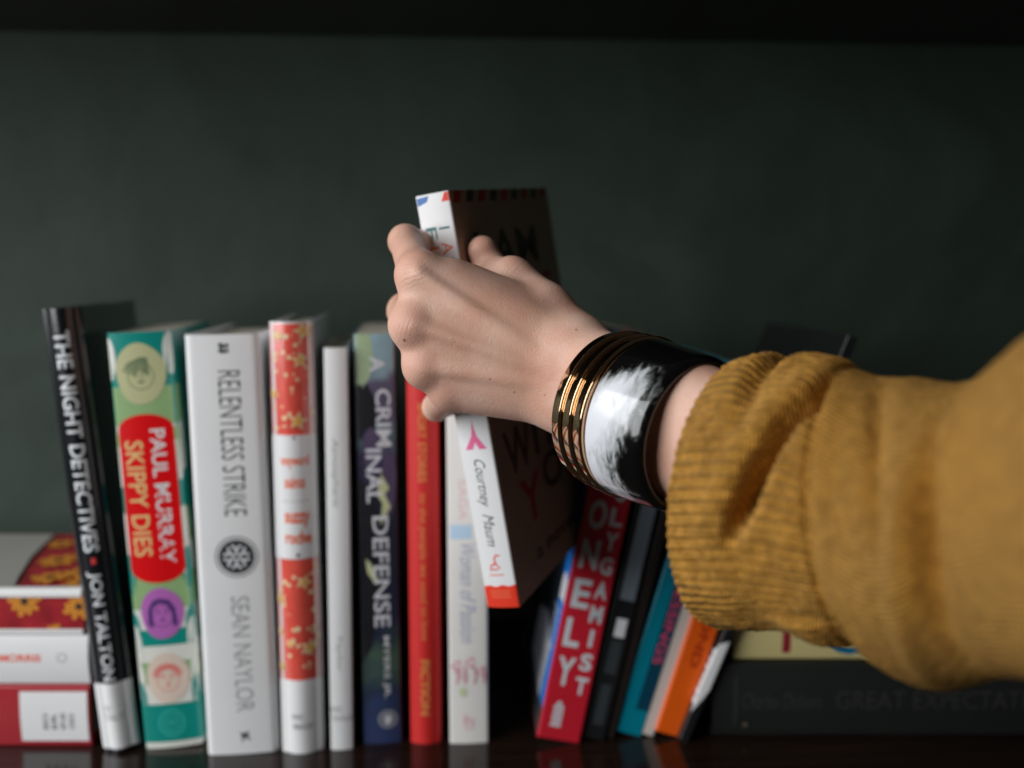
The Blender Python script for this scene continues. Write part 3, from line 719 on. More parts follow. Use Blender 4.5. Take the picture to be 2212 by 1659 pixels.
# ------------------------------------------------------------------ hand and forearm: one continuous skin grown from a distance field
def hand_mesh():
    vox = 0.95
    prims = []
    mm = lambda p: np.asarray(p, float) * 1000
    P = lambda px, py, d: mm(at(px, py, d))
    BW = np.array(BOOK_M)
    def L(x, y, z): return mm((BW @ np.array([x, y, z, 1.0]))[:3])
    lo = np.array([-75, -215, 150.]); hi = np.array([125, 0, 330.])
    nx, ny, nz = [int(v) for v in np.ceil((hi - lo) / vox)]
    ax = [lo[i] + vox * np.arange(n) for i, n in enumerate((nx, ny, nz))]
    def empty(): return np.full((nx, ny, nz), 60.0, np.float32)
    def add(D, a, b, ra, rb, k):
        R = max(ra, rb) + k + 6
        mn = np.minimum(a, b) - R; mxx = np.maximum(a, b) + R
        sl = []
        for i in range(3):
            i0 = max(0, int((mn[i] - lo[i]) / vox)); i1 = min((nx, ny, nz)[i], int((mxx[i] - lo[i]) / vox) + 2)
            if i1 <= i0: return
            sl.append(slice(i0, i1))
        X, Y, Z = np.meshgrid(ax[0][sl[0]], ax[1][sl[1]], ax[2][sl[2]], indexing='ij')
        ab = b - a; q = max(1e-6, ab @ ab)
        t = np.clip(((X - a[0]) * ab[0] + (Y - a[1]) * ab[1] + (Z - a[2]) * ab[2]) / q, 0, 1)
        d = np.sqrt((X - a[0] - t * ab[0]) ** 2 + (Y - a[1] - t * ab[1]) ** 2 + (Z - a[2] - t * ab[2]) ** 2) - (ra + (rb - ra) * t)
        c = D[tuple(sl)]
        h = np.clip(0.5 + 0.5 * (c - d) / k, 0, 1)
        D[tuple(sl)] = (c * (1 - h) + d * h - k * h * (1 - h)).astype(np.float32)
    def smin(A, B, k):
        h = np.clip(0.5 + 0.5 * (A - B) / k, 0, 1)
        return A * (1 - h) + B * h - k * h * (1 - h)
    # joints
    mcp = dict(i=P(908, 596, .387), m=P(897, 702, .3835), r=P(922, 790, .3865), l=P(973, 846, .391))
    palm = empty()
    for a, b_, ra, rb in ((P(1225, 740, .383), mcp['i'], 11, 10.4), (P(1232, 792, .381), mcp['m'], 11.5, 10.6), (P(1228, 832, .382), mcp['r'], 11.5, 9.8), (P(1215, 864, .386), mcp['l'], 10.8, 8.2)):
        add(palm, a, b_, ra, rb, 8.5)
    # flesh between the long bones levels the back of the hand
    add(palm, P(1200, 770, .3825), P(930, 655, .3875), 10.5, 9.6, 7)
    add(palm, P(1200, 815, .382), P(940, 752, .3865), 10.5, 9.4, 7)
    add(palm, P(1200, 850, .384), P(985, 822, .390), 10.2, 8.0, 7)
    add(palm, P(1150, 672, .3915), P(985, 607, .3915), 9.0, 8.8, 6)
    add(palm, P(1200, 770, .398), P(965, 690, .400), 11, 8.5, 8)
    add(palm, P(1200, 858, .398), P(1010, 815, .400), 10, 7.5, 8)
    # thumb base and the web towards the index
    add(palm, P(1252, 738, .386), P(1180, 668, .395), 10.5, 10.5, 6)
    add(palm, P(1180, 668, .397), P(1106, 603, .408), 10.3, 9.6, 5)
    add(palm, P(1190, 715, .392), P(1015, 628, .395), 9.5, 7.6, 7)
    # thumb lying on the right board
    ip = L(HT / 2 + 0.0098, 0.012, 0.1625); tip = L(HT / 2 + 0.0074, 0.0105, 0.1735)
    thumb = empty()
    add(thumb, P(1106, 605, .406), ip, 9.4, 8.2, 3)
    add(thumb, ip, tip, 8.0, 7.0, 3)
    palm = smin(palm, thumb, 3.5)
    # wrist and forearm
    W = P(1248, 822, .379)
    u = np.array([.665, -.72, -.2]); u /= np.linalg.norm(u)
    v = np.array([0.12, 0, -1.0]); v -= (v @ u) * u; v /= np.linalg.norm(v)
    for s in (-1, 1):
        add(palm, W + v * 9 * s, W + u * 20 + v * (8 * s + 2), 15.0, 15.6, 10)
        add(palm, W + u * 20 + v * (8 * s + 2), W + u * 50 + v * (7 * s + 3), 15.6, 18.4, 8)
        add(palm, W + u * 50 + v * (7 * s + 3), W + u * 125 + v * (5 * s + 3), 18.4, 22, 8)
    # styloid bump and tendons on the back of the hand
    add(palm, P(1270, 905, .368), P(1275, 908, .368), 7, 7, 7)
    def tendon(p0, p1, d0, d1, r0, r1):
        add(palm, P(*p0, d0), P(*p1, d1), r0, r1, 3.2)
    tendon((905, 592), (1200, 785), .3768, .3714, 2.4, 1.7)
    tendon((900, 702), (1200, 806), .3735, .3708, 2.2, 1.6)
    tendon((925, 792), (1200, 832), .3772, .3716, 2.2, 1.6)
    # knuckle heads
    for k, d, r in (('m', .3782, 6.6), ('r', .3810, 6.0), ('l', .3865, 5.0)):
        q = mcp[k] + np.array([-1.2, (d - (0.386 if k in 'ir' else 0.383 if k == 'm' else 0.391)) * 1000 * 1.0, 0.8])
        add(palm, q, q + 0.01, r - 0.6, r - 0.6, 6)
    # fingers along the left board
    F = empty()
    def finger(m, p, d, t, r, k=2.2):
        G = empty()
        add(G, m, p, r[0], r[1], k); add(G, p, d, r[1] * 0.97, r[2], k); add(G, d, t, r[2] * 0.97, r[3], k)
        add(G, p, p + 0.01, r[1] * 1.06, r[1] * 1.06, k)
        return G
    xs = -HT / 2
    zi, zm, zr, zl = 0.1745, 0.139, 0.117, 0.100
    fi = finger(mcp['i'], P(876, 522, .421), L(xs - .0085, .030, zi + .004), L(xs - .0074, .050, zi + .002), (9.2, 7.1, 7.0, 6.3))
    fm = finger(mcp['m'], L(xs - .0155, .000, zm + .012), L(xs - .0086, .027, zm + .012), L(xs - .0076, .05, zm + .010), (9.8, 8.4, 7.6, 6.6))
    fr = finger(mcp['r'], L(xs - .0125, .001, zr + .006), L(xs - .0085, .026, zr + .004), L(xs - .0074, .046, zr + .003), (9.0, 7.9, 7.2, 6.2))
    fl = finger(mcp['l'], L(xs - .0085, .000, zl + .003), L(xs - .0075, .020, zl + .001), L(xs - .0064, .036, zl + .001), (7.4, 6.2, 6.0, 5.4))
    D = smin(smin(fi, fm, 1.0), smin(fr, fl, 1.0), 1.0)
    D = smin(palm, D, 4.0)
    # keep the skin off the book (fingers and palm press against it, they do not sink in)
    X, Y, Z = np.meshgrid(*ax, indexing='ij')
    Bi = np.linalg.inv(BW)
    lx = (Bi[0, 0] * X + Bi[0, 1] * Y + Bi[0, 2] * Z) + Bi[0, 3] * 1000
    ly = (Bi[1, 0] * X + Bi[1, 1] * Y + Bi[1, 2] * Z) + Bi[1, 3] * 1000
    lz = (Bi[2, 0] * X + Bi[2, 1] * Y + Bi[2, 2] * Z) + Bi[2, 3] * 1000
    bx = np.maximum.reduce([np.abs(lx) - HT * 500, -ly - 0.6, ly - HD * 1000, -lz, lz - HH * 1000]) - 0.25
    D = np.maximum(D, -bx).astype(np.float32)
    D[:, :1, :] = np.maximum(D[:, :1, :], 1)
    # surface nets
    S = D < 0
    cells = np.zeros((nx - 1, ny - 1, nz - 1), np.int8)
    for i in (0, 1):
        for j in (0, 1):
            for k in (0, 1): cells += S[i:nx - 1 + i, j:ny - 1 + j, k:nz - 1 + k]
    act = (cells > 0) & (cells < 8)
    idx = np.full(act.shape, -1, np.int64); ijk = np.argwhere(act); idx[act] = np.arange(len(ijk))
    acc = np.zeros((len(ijk), 3)); cnt = np.zeros(len(ijk))
    corners = [(i, j, k) for i in (0, 1) for j in (0, 1) for k in (0, 1)]
    I, J, K = ijk.T
    for c0 in corners:
        for axn in range(3):
            if c0[axn]: continue
            c1 = list(c0); c1[axn] = 1
            d0 = D[I + c0[0], J + c0[1], K + c0[2]]; d1 = D[I + c1[0], J + c1[1], K + c1[2]]
            m = (d0 < 0) != (d1 < 0)
            t = np.where(m, d0 / np.where(m, d0 - d1, 1), 0)
            p = np.tile(np.array(c0, float), (len(ijk), 1)); p[:, axn] += t
            acc[m] += p[m]; cnt[m] += 1
    V = lo + vox * (ijk + acc / cnt[:, None])
    faces = []
    for axn in range(3):
        o1, o2 = [(1, 2), (2, 0), (0, 1)][axn]
        n = [nx, ny, nz]
        sl0 = [slice(None)] * 3; sl1 = [slice(None)] * 3
        sl0[axn] = slice(0, n[axn] - 1); sl1[axn] = slice(1, n[axn])
        A = S[tuple(sl0)]; Bq = S[tuple(sl1)]
        E = np.argwhere(A != Bq)
        ok = (E[:, o1] > 0) & (E[:, o1] < n[o1] - 1) & (E[:, o2] > 0) & (E[:, o2] < n[o2] - 1)
        E = E[ok]
        q = []
        for a_, b_ in ((0, 0), (-1, 0), (-1, -1), (0, -1)):
            e2 = E.copy(); e2[:, o1] += a_; e2[:, o2] += b_
            q.append(idx[e2[:, 0], e2[:, 1], e2[:, 2]])
        q = np.stack(q, 1)
        fl_ = S[E[:, 0], E[:, 1], E[:, 2]]
        q[~fl_] = q[~fl_][:, ::-1]
        faces.append(q)
    Fq = np.concatenate(faces); Fq = Fq[(Fq >= 0).all(1)]
    # relax away voxel stepping
    ed = np.concatenate([Fq[:, [0, 1]], Fq[:, [1, 2]], Fq[:, [2, 3]], Fq[:, [3, 0]]])
    for it in range(6):
        s = np.zeros_like(V); c = np.zeros(len(V))
        np.add.at(s, ed[:, 0], V[ed[:, 1]]); np.add.at(c, ed[:, 0], 1)
        np.add.at(s, ed[:, 1], V[ed[:, 0]]); np.add.at(c, ed[:, 1], 1)
        avg = s / np.maximum(c, 1)[:, None]
        V = V + (0.55 if it % 2 == 0 else -0.5) * (avg - V)
    me = bpy.data.meshes.new('person')
    me.from_pydata((V / 1000).tolist(), [], Fq.tolist()); me.update()
    for p in me.polygons: p.use_smooth = True
    return me

def skin_material():
    m = bpy.data.materials.new('fair_skin'); m.use_nodes = True
    n = m.node_tree.nodes; l = m.node_tree.links; b = n['Principled BSDF']
    tc = n.new('ShaderNodeTexCoord')
    nz = n.new('ShaderNodeTexNoise'); nz.inputs['Scale'].default_value = 45; nz.inputs['Detail'].default_value = 4
    l.new(tc.outputs['Object'], nz.inputs['Vector'])
    r = n.new('ShaderNodeValToRGB'); r.color_ramp.elements[0].position = 0.30; r.color_ramp.elements[1].position = 0.66
    r.color_ramp.elements[0].color = (0.68, 0.375, 0.265, 1); r.color_ramp.elements[1].color = (0.82, 0.525, 0.405, 1)
    l.new(nz.outputs['Fac'], r.inputs[0])
    last = r.outputs[0]
    nb = n.new('ShaderNodeTexNoise'); nb.inputs['Scale'].default_value = 75; nb.inputs['Detail'].default_value = 3; l.new(tc.outputs['Object'], nb.inputs['Vector'])
    mb = n.new('ShaderNodeMapRange'); mb.inputs['From Min'].default_value = 0.48; mb.inputs['From Max'].default_value = 0.75; mb.inputs['To Max'].default_value = 0.4; l.new(nb.outputs['Fac'], mb.inputs['Value'])
    xb = n.new('ShaderNodeMix'); xb.data_type = 'RGBA'; xb.inputs[7].default_value = (0.70, 0.33, 0.24, 1); l.new(mb.outputs[0], xb.inputs[0]); l.new(last, xb.inputs[6]); last = xb.outputs[2]
    # redder over the knuckles
    def spots(last, pts, col, rad, soft):
        for p in pts:
            vm = n.new('ShaderNodeVectorMath'); vm.operation = 'DISTANCE'; vm.inputs[1].default_value = p
            sc_ = n.new('ShaderNodeVectorMath'); sc_.operation = 'MULTIPLY'; sc_.inputs[1].default_value = (1, 0.1, 1)
            vm.inputs[1].default_value = (p[0], p[1] * 0.1, p[2])
            l.new(tc.outputs['Object'], sc_.inputs[0]); l.new(sc_.outputs[0], vm.inputs[0])
            mr = n.new('ShaderNodeMapRange'); mr.interpolation_type = 'SMOOTHSTEP'
            mr.inputs['From Min'].default_value = rad * (1 - soft); mr.inputs['From Max'].default_value = rad; mr.inputs['To Min'].default_value = 1; mr.inputs['To Max'].default_value = 0
            l.new(vm.outputs['Value'], mr.inputs['Value'])
            mx = n.new('ShaderNodeMix'); mx.data_type = 'RGBA'; mx.inputs[7].default_value = (*col[:3], 1)
            ml = n.new('ShaderNodeMath'); ml.operation = 'MULTIPLY'; ml.inputs[1].default_value = col[3]; l.new(mr.outputs[0], ml.inputs[0])
            l.new(ml.outputs[0], mx.inputs[0]); l.new(last, mx.inputs[6]); last = mx.outputs[2]
        return last
    last = spots(last, [tuple(at(875, 560, .376)), tuple(at(880, 700, .373)), tuple(at(905, 790, .377)), tuple(at(950, 860, .383))], (0.74, 0.37, 0.27, 0.5), 0.013, 0.9)
    last = spots(last, [tuple(at(1243, 711, .3735)), tuple(at(874, 735, .374)), ], (0.26, 0.11, 0.07, 0.75), 0.0010, 0.6)
    last = spots(last, [tuple(at(1058, 820, .3705)), tuple(at(1111, 848, .371)), tuple(at(1176, 851, .371))], (0.38, 0.17, 0.11, 0.7), 0.0008, 0.7)
    l.new(last, b.inputs['Base Color'])
    b.inputs['Subsurface Weight'].default_value = 0.12
    b.inputs['Subsurface Radius'].default_value = (1.0, 0.35, 0.2)
    b.inputs['Subsurface Scale'].default_value = 0.004
    b.inputs['Roughness'].default_value = 0.46
    b.inputs['Specular IOR Level'].default_value = 0.42
    n1 = n.new('ShaderNodeTexVoronoi'); n1.inputs['Scale'].default_value = 1500
    l.new(tc.outputs['Object'], n1.inputs['Vector'])
    n2 = n.new('ShaderNodeTexNoise'); n2.inputs['Scale'].default_value = 480; n2.inputs['Detail'].default_value = 5
    l.new(tc.outputs['Object'], n2.inputs['Vector'])
    ad = n.new('ShaderNodeMath'); ad.operation = 'MULTIPLY_ADD'; ad.inputs[1].default_value = 0.5; l.new(n1.outputs['Distance'], ad.inputs[0]); l.new(n2.outputs['Fac'], ad.inputs[2])
    v3 = n.new('ShaderNodeTexVoronoi'); v3.feature = 'DISTANCE_TO_EDGE'; v3.inputs['Scale'].default_value = 900; l.new(tc.outputs['Object'], v3.inputs['Vector'])
    c3 = n.new('ShaderNodeMapRange'); c3.inputs['From Max'].default_value = 0.12; c3.inputs['To Max'].default_value = 0.5; l.new(v3.outputs['Distance'], c3.inputs['Value'])
    a3 = n.new('ShaderNodeMath'); a3.operation = 'ADD'; l.new(ad.outputs[0], a3.inputs[0]); l.new(c3.outputs[0], a3.inputs[1]); ad = a3
    def creases(ad, point, axis, rad_, freq, amt):
        dt = n.new('ShaderNodeVectorMath'); dt.operation = 'DOT_PRODUCT'; dt.inputs[1].default_value = axis; l.new(tc.outputs['Object'], dt.inputs[0])
        wv = n.new('ShaderNodeTexNoise'); wv.inputs['Scale'].default_value = 130; wv.inputs['Detail'].default_value = 3; l.new(tc.outputs['Object'], wv.inputs['Vector'])
        q = n.new('ShaderNodeMath'); q.operation = 'MULTIPLY'; q.inputs[1].default_value = freq; l.new(dt.outputs['Value'], q.inputs[0])
        q2 = n.new('ShaderNodeMath'); q2.operation = 'MULTIPLY_ADD'; q2.inputs[1].default_value = 7.0; l.new(wv.outputs['Fac'], q2.inputs[0]); l.new(q.outputs[0], q2.inputs[2])
        sn = n.new('ShaderNodeMath'); sn.operation = 'SINE'; l.new(q2.outputs[0], sn.inputs[0])
        ab = n.new('ShaderNodeMath'); ab.operation = 'ABSOLUTE'; l.new(sn.outputs[0], ab.inputs[0])
        pw = n.new('ShaderNodeMath'); pw.operation = 'POWER'; pw.inputs[1].default_value = 0.35; l.new(ab.outputs[0], pw.inputs[0])
        sc_ = n.new('ShaderNodeVectorMath'); sc_.operation = 'MULTIPLY'; sc_.inputs[1].default_value = (1, 0.3, 1); l.new(tc.outputs['Object'], sc_.inputs[0])
        ds = n.new('ShaderNodeVectorMath'); ds.operation = 'DISTANCE'; ds.inputs[1].default_value = (point[0], point[1] * 0.3, point[2]); l.new(sc_.outputs[0], ds.inputs[0])
        mk = n.new('ShaderNodeMapRange'); mk.interpolation_type = 'SMOOTHSTEP'; mk.inputs['From Min'].default_value = 0; mk.inputs['From Max'].default_value = rad_; mk.inputs['To Min'].default_value = amt; mk.inputs['To Max'].default_value = 0; l.new(ds.outputs['Value'], mk.inputs['Value'])
        o_ = n.new('ShaderNodeMath'); o_.operation = 'MULTIPLY_ADD'; l.new(pw.outputs[0], o_.inputs[0]); l.new(mk.outputs[0], o_.inputs[1]); l.new(ad.outputs[0], o_.inputs[2])
        return o_
    ad = creases(ad, at(890, 585, .378), (-0.45, 0, 0.9), 0.012, 1500, 1.6)
    ad = creases(ad, at(868, 515, .412), (0.1, -0.5, 0.85), 0.008, 1900, 1.6)
    ad = creases(ad, at(868, 705, .374), (-0.9, 0, 0.3), 0.009, 1700, 1.2)
    ad = creases(ad, at(1105, 580, .398), (-0.7, 0, 0.7), 0.009, 1700, 1.2)
    bp = n.new('ShaderNodeBump'); bp.inputs['Strength'].default_value = 0.32; bp.inputs['Distance'].default_value = 0.0004
    l.new(ad.outputs[0], bp.inputs['Height']); l.new(bp.outputs[0], b.inputs['Normal'])
    return m
person = link_mesh('person', hand_mesh(), skin_material())
person['label'] = 'left hand and forearm of a person in a mustard sweater gripping a paperback'
person['category'] = 'person'

# ------------------------------------------------------------------ sweater sleeve
def px_len(px, d): return px / FPX * d
RINGS = [  # top pixel, bottom pixel, distance, bulge towards the left in pixels, position along the sleeve
    ((1612, 772), (1600, 1352), .318, 1440, 0.0),
    ((1665, 760), (1662, 1354), .309, 1512, 0.25),
    ((1735, 768), (1740, 1352), .300, 1605, 0.55),
    ((1800, 776), (1828, 1368), .291, 1695, 0.85),
    ((1826, 792), (1872, 1378), .287, 1745, 1.0),
    ((1876, 814), (1930, 1420), .281, 1792, 1.22),
    ((1958, 822), (2015, 1474), .272, 1862, 1.6),
    ((2060, 826), (2106, 1474), .259, 1935, 2.1),
    ((2170, 772), (2200, 1466), .242, 2010, 2.7),
    ((2300, 690), (2310, 1468), .222, 2120, 3.4),
    ((2470, 630), (2450, 1490), .200, 2260, 4.2)]
def ring_frame(T, B, d, b):
    t, o = at(*T, d), at(*B, d)
    c = (t + o) / 2; a = (t - o) / 2
    R = np.linalg.norm(a)
    # b is where the nearest side of the ring bulges to in the picture: solve for the tilt that puts it there
    best = None
    for i in range(200):
        phi = math.pi / 2 * i / 199
        p = c + np.array([-R * math.sin(phi), -R * math.cos(phi), 0.0]) - CAM
        x = 1106 + FPX * (p @ _r) / (p @ _f)
        if best is None or abs(x - b) < best[0]: best = (abs(x - b), phi)
    phi = best[1]
    return c, a, np.array([-R * math.sin(phi), -R * math.cos(phi), 0.0])
fr_ = [ring_frame(*r[:4]) for r in RINGS]; sp_ = [r[4] for r in RINGS]
def frame_at(s):
    i = max(0, min(len(sp_) - 2, int(np.searchsorted(sp_, s) - 1)))
    i0, i1, i2, i3 = max(0, i - 1), i, i + 1, min(len(sp_) - 1, i + 2)
    t = (s - sp_[i1]) / (sp_[i2] - sp_[i1])
    out = []
    for k in range(3):
        p0, p1, p2, p3 = fr_[i0][k], fr_[i1][k], fr_[i2][k], fr_[i3][k]
        m1 = (p2 - p0) / max(1e-6, sp_[i2] - sp_[i0]) * (sp_[i2] - sp_[i1]); m2 = (p3 - p1) / max(1e-6, sp_[i3] - sp_[i1]) * (sp_[i2] - sp_[i1])
        h = t
        out.append((2*h**3 - 3*h**2 + 1) * p1 + (h**3 - 2*h**2 + h) * m1 + (-2*h**3 + 3*h**2) * p2 + (h**3 - h**2) * m2)
    return out
def sm(x, a, b):
    t = min(1, max(0, (x - a) / (b - a))); return t * t * (3 - 2 * t)
def nz3(p, s, seed=0):
    from mathutils import noise
    return noise.noise(Vector((p[0] * s + seed, p[1] * s, p[2] * s)))
NRIB = 80
def crease_s(th):                                   # where the folded-over rib of the cuff is pinched
    return float(np.interp(th, [25, 35, 50, 70, 90, 110], [1.0, .95, .78, .63, .50, .40]))
def tube(name, s0, s1, ns, nt, ribbed, turn_in):
    V = []; UV = []
    ss = list(np.linspace(s0, s1, ns))
    if turn_in: ss = [('in', k) for k in np.linspace(1, 0, 7)[:-1]] + ss
    for s_ in ss:
        inner = 0.0; s = s_
        if isinstance(s_, tuple):
            k = s_[1]; s = s0 + 0.02 + 0.30 * k; inner = 0.0032 * (1 - (1 - min(1, k * 4)) ** 2) + 0.003 * k
        c, a, wv = frame_at(s)
        R = np.linalg.norm(a)
        for j in range(nt):
            th = 2 * math.pi * j / nt
            rad = (a * math.cos(th) + wv * math.sin(th)); rn = rad / np.linalg.norm(rad)
            deg = math.degrees(th)
            p = c + rad
            d = -inner
            if ribbed:
                d += 0.00040 * math.sin(NRIB * th + 2.2 * nz3(p, 40)) * (1 + 0.6 * nz3(p, 90, 4)) * (1 - 0.3 * sm(s, .8, 1))
                # fold: deep pinch on the upper, camera facing side
                if deg < 125 or deg > 300:
                    dg = deg if deg < 180 else 0
                    w1 = sm(dg, 12, 38) * (1 - sm(dg, 84, 104)) if deg < 180 else 0
                    x = s - crease_s(dg)
                    d -= 0.0130 * w1 * math.exp(-(x / (0.050 if x < 0 else 0.075)) ** 2)
                    d += 0.0022 * w1 * math.exp(-((x + 0.17) / 0.13) ** 2)
                    wt = (1 - sm(deg, 30, 62)) if deg < 180 else sm(deg, 300, 330)
                    xg = s - (0.36 + 0.10 * (deg if deg < 180 else 0) / 60)
                    d -= 0.0050 * wt * math.exp(-(xg / 0.085) ** 2)
                d += 0.0024 * nz3(p, 22, 3) + 0.0005 * nz3(p, 130, 8) + 0.0004 * nz3(p, 480, 2)
                d -= 0.0012 * sm(s, .95, 1.0)
                if 135 < deg < 215: d += 0.003 * math.exp(-((s - .8) / .2) ** 2)
            else:
                d += 0.0042 * nz3(p, 17, 5) * sm(s, 1.1, 1.6) + 0.0005 * nz3(p, 60, 9) + 0.00035 * nz3(p, 420, 2)
                d += -0.0060 * (1 - sm(s, 1.0, 1.045)) + 0.0004 * math.exp(-((s - 1.14) / .08) ** 2)
                # dark fold under the cuff where the sleeve bags out
                if 110 < deg < 215: d -= 0.010 * math.exp(-((deg - 158) / 28) ** 2) * math.exp(-((s - 1.06) / .08) ** 2)
                # soft drapes towards the elbow
                d -= 0.0120 * math.exp(-((s - 2.42 - 0.0022 * (deg - 60)) / .20) ** 2) * math.exp(-((deg - 80) / 52) ** 2)
                d += 0.0030 * math.exp(-((s - 2.0) / .18) ** 2) * math.exp(-((deg - 120) / 40) ** 2)
                d -= 0.0035 * math.exp(-((s - 1.75 - 0.006 * (deg - 60)) / .12) ** 2) * math.exp(-((deg - 40) / 28) ** 2)
            V.append(p + rn * d); UV.append((j / nt, s))
    nr = len(ss); Fc = []
    for i in range(nr - 1):
        for j in range(nt):
            Fc.append((i * nt + j, (i + 1) * nt + j, (i + 1) * nt + (j + 1) % nt, i * nt + (j + 1) % nt))
    me = pydata(name, V, Fc, True)
    uv = me.uv_layers.new(name='knit')
    for poly in me.polygons:
        wrap = max(UV[v][0] for v in poly.vertices) > 0.9 and min(UV[v][0] for v in poly.vertices) < 0.1
        for li in poly.loop_indices:
            q = UV[me.loops[li].vertex_index]
            uv.data[li].uv = (q[0] + (1 if wrap and q[0] < 0.1 else 0), q[1])
    return me
def knit_material(name, rib):
    m = bpy.data.materials.new(name); m.use_nodes = True
    n = m.node_tree.nodes; l = m.node_tree.links; b = n['Principled BSDF']
    tc = n.new('ShaderNodeTexCoord')
    nz = n.new('ShaderNodeTexNoise'); nz.inputs['Scale'].default_value = 240; nz.inputs['Detail'].default_value = 5
    l.new(tc.outputs['Object'], nz.inputs['Vector'])
    n3 = n.new('ShaderNodeTexNoise'); n3.inputs['Scale'].default_value = 28; n3.inputs['Detail'].default_value = 3
    l.new(tc.outputs['Object'], n3.inputs['Vector'])
    r = n.new('ShaderNodeValToRGB'); r.color_ramp.elements[0].position = 0.34 if rib else 0.22; r.color_ramp.elements[1].position = 0.64 if rib else 0.76
    r.color_ramp.elements[0].color = (0.36, 0.155, 0.016, 1); r.color_ramp.elements[1].color = (0.76, 0.365, 0.058, 1)
    mx0 = n.new('ShaderNodeMath'); mx0.operation = 'MULTIPLY_ADD'; mx0.inputs[1].default_value = 0.28
    l.new(n3.outputs['Fac'], mx0.inputs[0])
    h = n.new('ShaderNodeMath'); h.operation = 'MULTIPLY'; h.inputs[1].default_value = 0.72; l.new(nz.outputs['Fac'], h.inputs[0]); l.new(h.outputs[0], mx0.inputs[2])
    l.new(mx0.outputs[0], r.inputs[0]); l.new(r.outputs[0], b.inputs['Base Color'])
    b.inputs['Roughness'].default_value = 0.9
    b.inputs['Specular IOR Level'].default_value = 0.15
    b.inputs['Sheen Weight'].default_value = 0.25; b.inputs['Sheen Roughness'].default_value = 0.5; b.inputs['Sheen Tint'].default_value = (0.9, 0.65, 0.3, 1)
    # stitches
    mp = n.new('ShaderNodeMapping'); mp.inputs['Scale'].default_value = (NRIB * 2.0, 46 if rib else 40, 1)
    uvn = n.new('ShaderNodeUVMap'); uvn.uv_map = 'knit'; l.new(uvn.outputs[0], mp.inputs[0])
    sx = n.new('ShaderNodeSeparateXYZ'); l.new(mp.outputs[0], sx.inputs[0])
    def wave(sock):
        a = n.new('ShaderNodeMath'); a.operation = 'MULTIPLY'; a.inputs[1].default_value = 2 * math.pi; l.new(sock, a.inputs[0])
        s = n.new('ShaderNodeMath'); s.operation = 'SINE'; l.new(a.outputs[0], s.inputs[0]); return s.outputs[0]
    mu = n.new('ShaderNodeMath'); mu.operation = 'ADD'; l.new(wave(sx.outputs['X']), mu.inputs[0]); l.new(wave(sx.outputs['Y']), mu.inputs[1])
    n2 = n.new('ShaderNodeTexNoise'); n2.inputs['Scale'].default_value = 900; n2.inputs['Detail'].default_value = 4; l.new(tc.outputs['Object'], n2.inputs['Vector'])
    ad = n.new('ShaderNodeMath'); ad.operation = 'MULTIPLY_ADD'; ad.inputs[1].default_value = 3.0; l.new(n2.outputs['Fac'], ad.inputs[0]); l.new(mu.outputs[0], ad.inputs[2])
    bp = n.new('ShaderNodeBump'); bp.inputs['Strength'].default_value = 0.8; bp.inputs['Distance'].default_value = 0.0008
    l.new(ad.outputs[0], bp.inputs['Height']); l.new(bp.outputs[0], b.inputs['Normal'])
    return m
sleeve = link_mesh('sweater_sleeve', tube('sweater_sleeve', 1.0, 4.2, 150, 260, False, False), knit_material('mustard_plain_knit', False), person)
cuff = link_mesh('cuff', tube('cuff', 0.0, 1.035, 120, NRIB * 8, True, True), knit_material('mustard_ribbed_knit', True), sleeve)

# ------------------------------------------------------------------ bangles
def axis_frame(T, B, d, b):
    c, a, wv = ring_frame(T, B, d, b)
    n_ = np.cross(a, wv); n_ /= np.linalg.norm(n_)
    if n_[1] > 0: n_ = -n_                        # towards the camera
    return c, a / np.linalg.norm(a), wv / np.linalg.norm(wv), n_, float(np.linalg.norm(a))
BC, BA, BWv, BN, BR = axis_frame((1345, 716), (1287, 1040), .370, 1185)
BM = Matrix(((BA[0], BWv[0], BN[0], BC[0]), (BA[1], BWv[1], BN[1], BC[1]), (BA[2], BWv[2], BN[2], BC[2]), (0, 0, 0, 1)))
def lathe(name, prof, nt=160, ell=1.0):
    V = []; UV = []; npf = len(prof)
    for j in range(nt):
        th = 2 * math.pi * j / nt
        for r, z_ in prof: V.append((r * math.cos(th), r * ell * math.sin(th), z_))
    Fc = []
    for j in range(nt):
        for i in range(npf):
            a = j * npf + i; b_ = j * npf + (i + 1) % npf; c = ((j + 1) % nt) * npf + (i + 1) % npf; d = ((j + 1) % nt) * npf + i
            Fc.append((a, b_, c, d))
    return pydata(name, V, Fc, True)
def gold_material():
    m = bpy.data.materials.new('polished_gold'); m.use_nodes = True
    n = m.node_tree.nodes; l = m.node_tree.links; b = n['Principled BSDF']
    b.inputs['Base Color'].default_value = (0.75, 0.50, 0.31, 1); b.inputs['Metallic'].default_value = 1; b.inputs['Roughness'].default_value = 0.07
    tc = n.new('ShaderNodeTexCoord'); nz = n.new('ShaderNodeTexNoise'); nz.inputs['Scale'].default_value = 180; nz.inputs['Detail'].default_value = 5
    l.new(tc.outputs['Object'], nz.inputs['Vector'])
    mr = n.new('ShaderNodeMapRange'); mr.inputs['From Min'].default_value = 0.4; mr.inputs['From Max'].default_value = 0.8; mr.inputs['To Min'].default_value = 0.04; mr.inputs['To Max'].default_value = 0.11
    l.new(nz.outputs['Fac'], mr.inputs['Value']); l.new(mr.outputs[0], b.inputs['Roughness'])
    bp = n.new('ShaderNodeBump'); bp.inputs['Strength'].default_value = 0.02; bp.inputs['Distance'].default_value = 0.0003
    l.new(nz.outputs['Fac'], bp.inputs['Height']); l.new(bp.outputs[0], b.inputs['Normal'])
    return m
GOLD = gold_material()
gb = thing('gold_bracelet', 'polished gold bracelet of three ridged bands on the wrist next to the hand', 'bracelet', BM)
BW_ = 0.0061
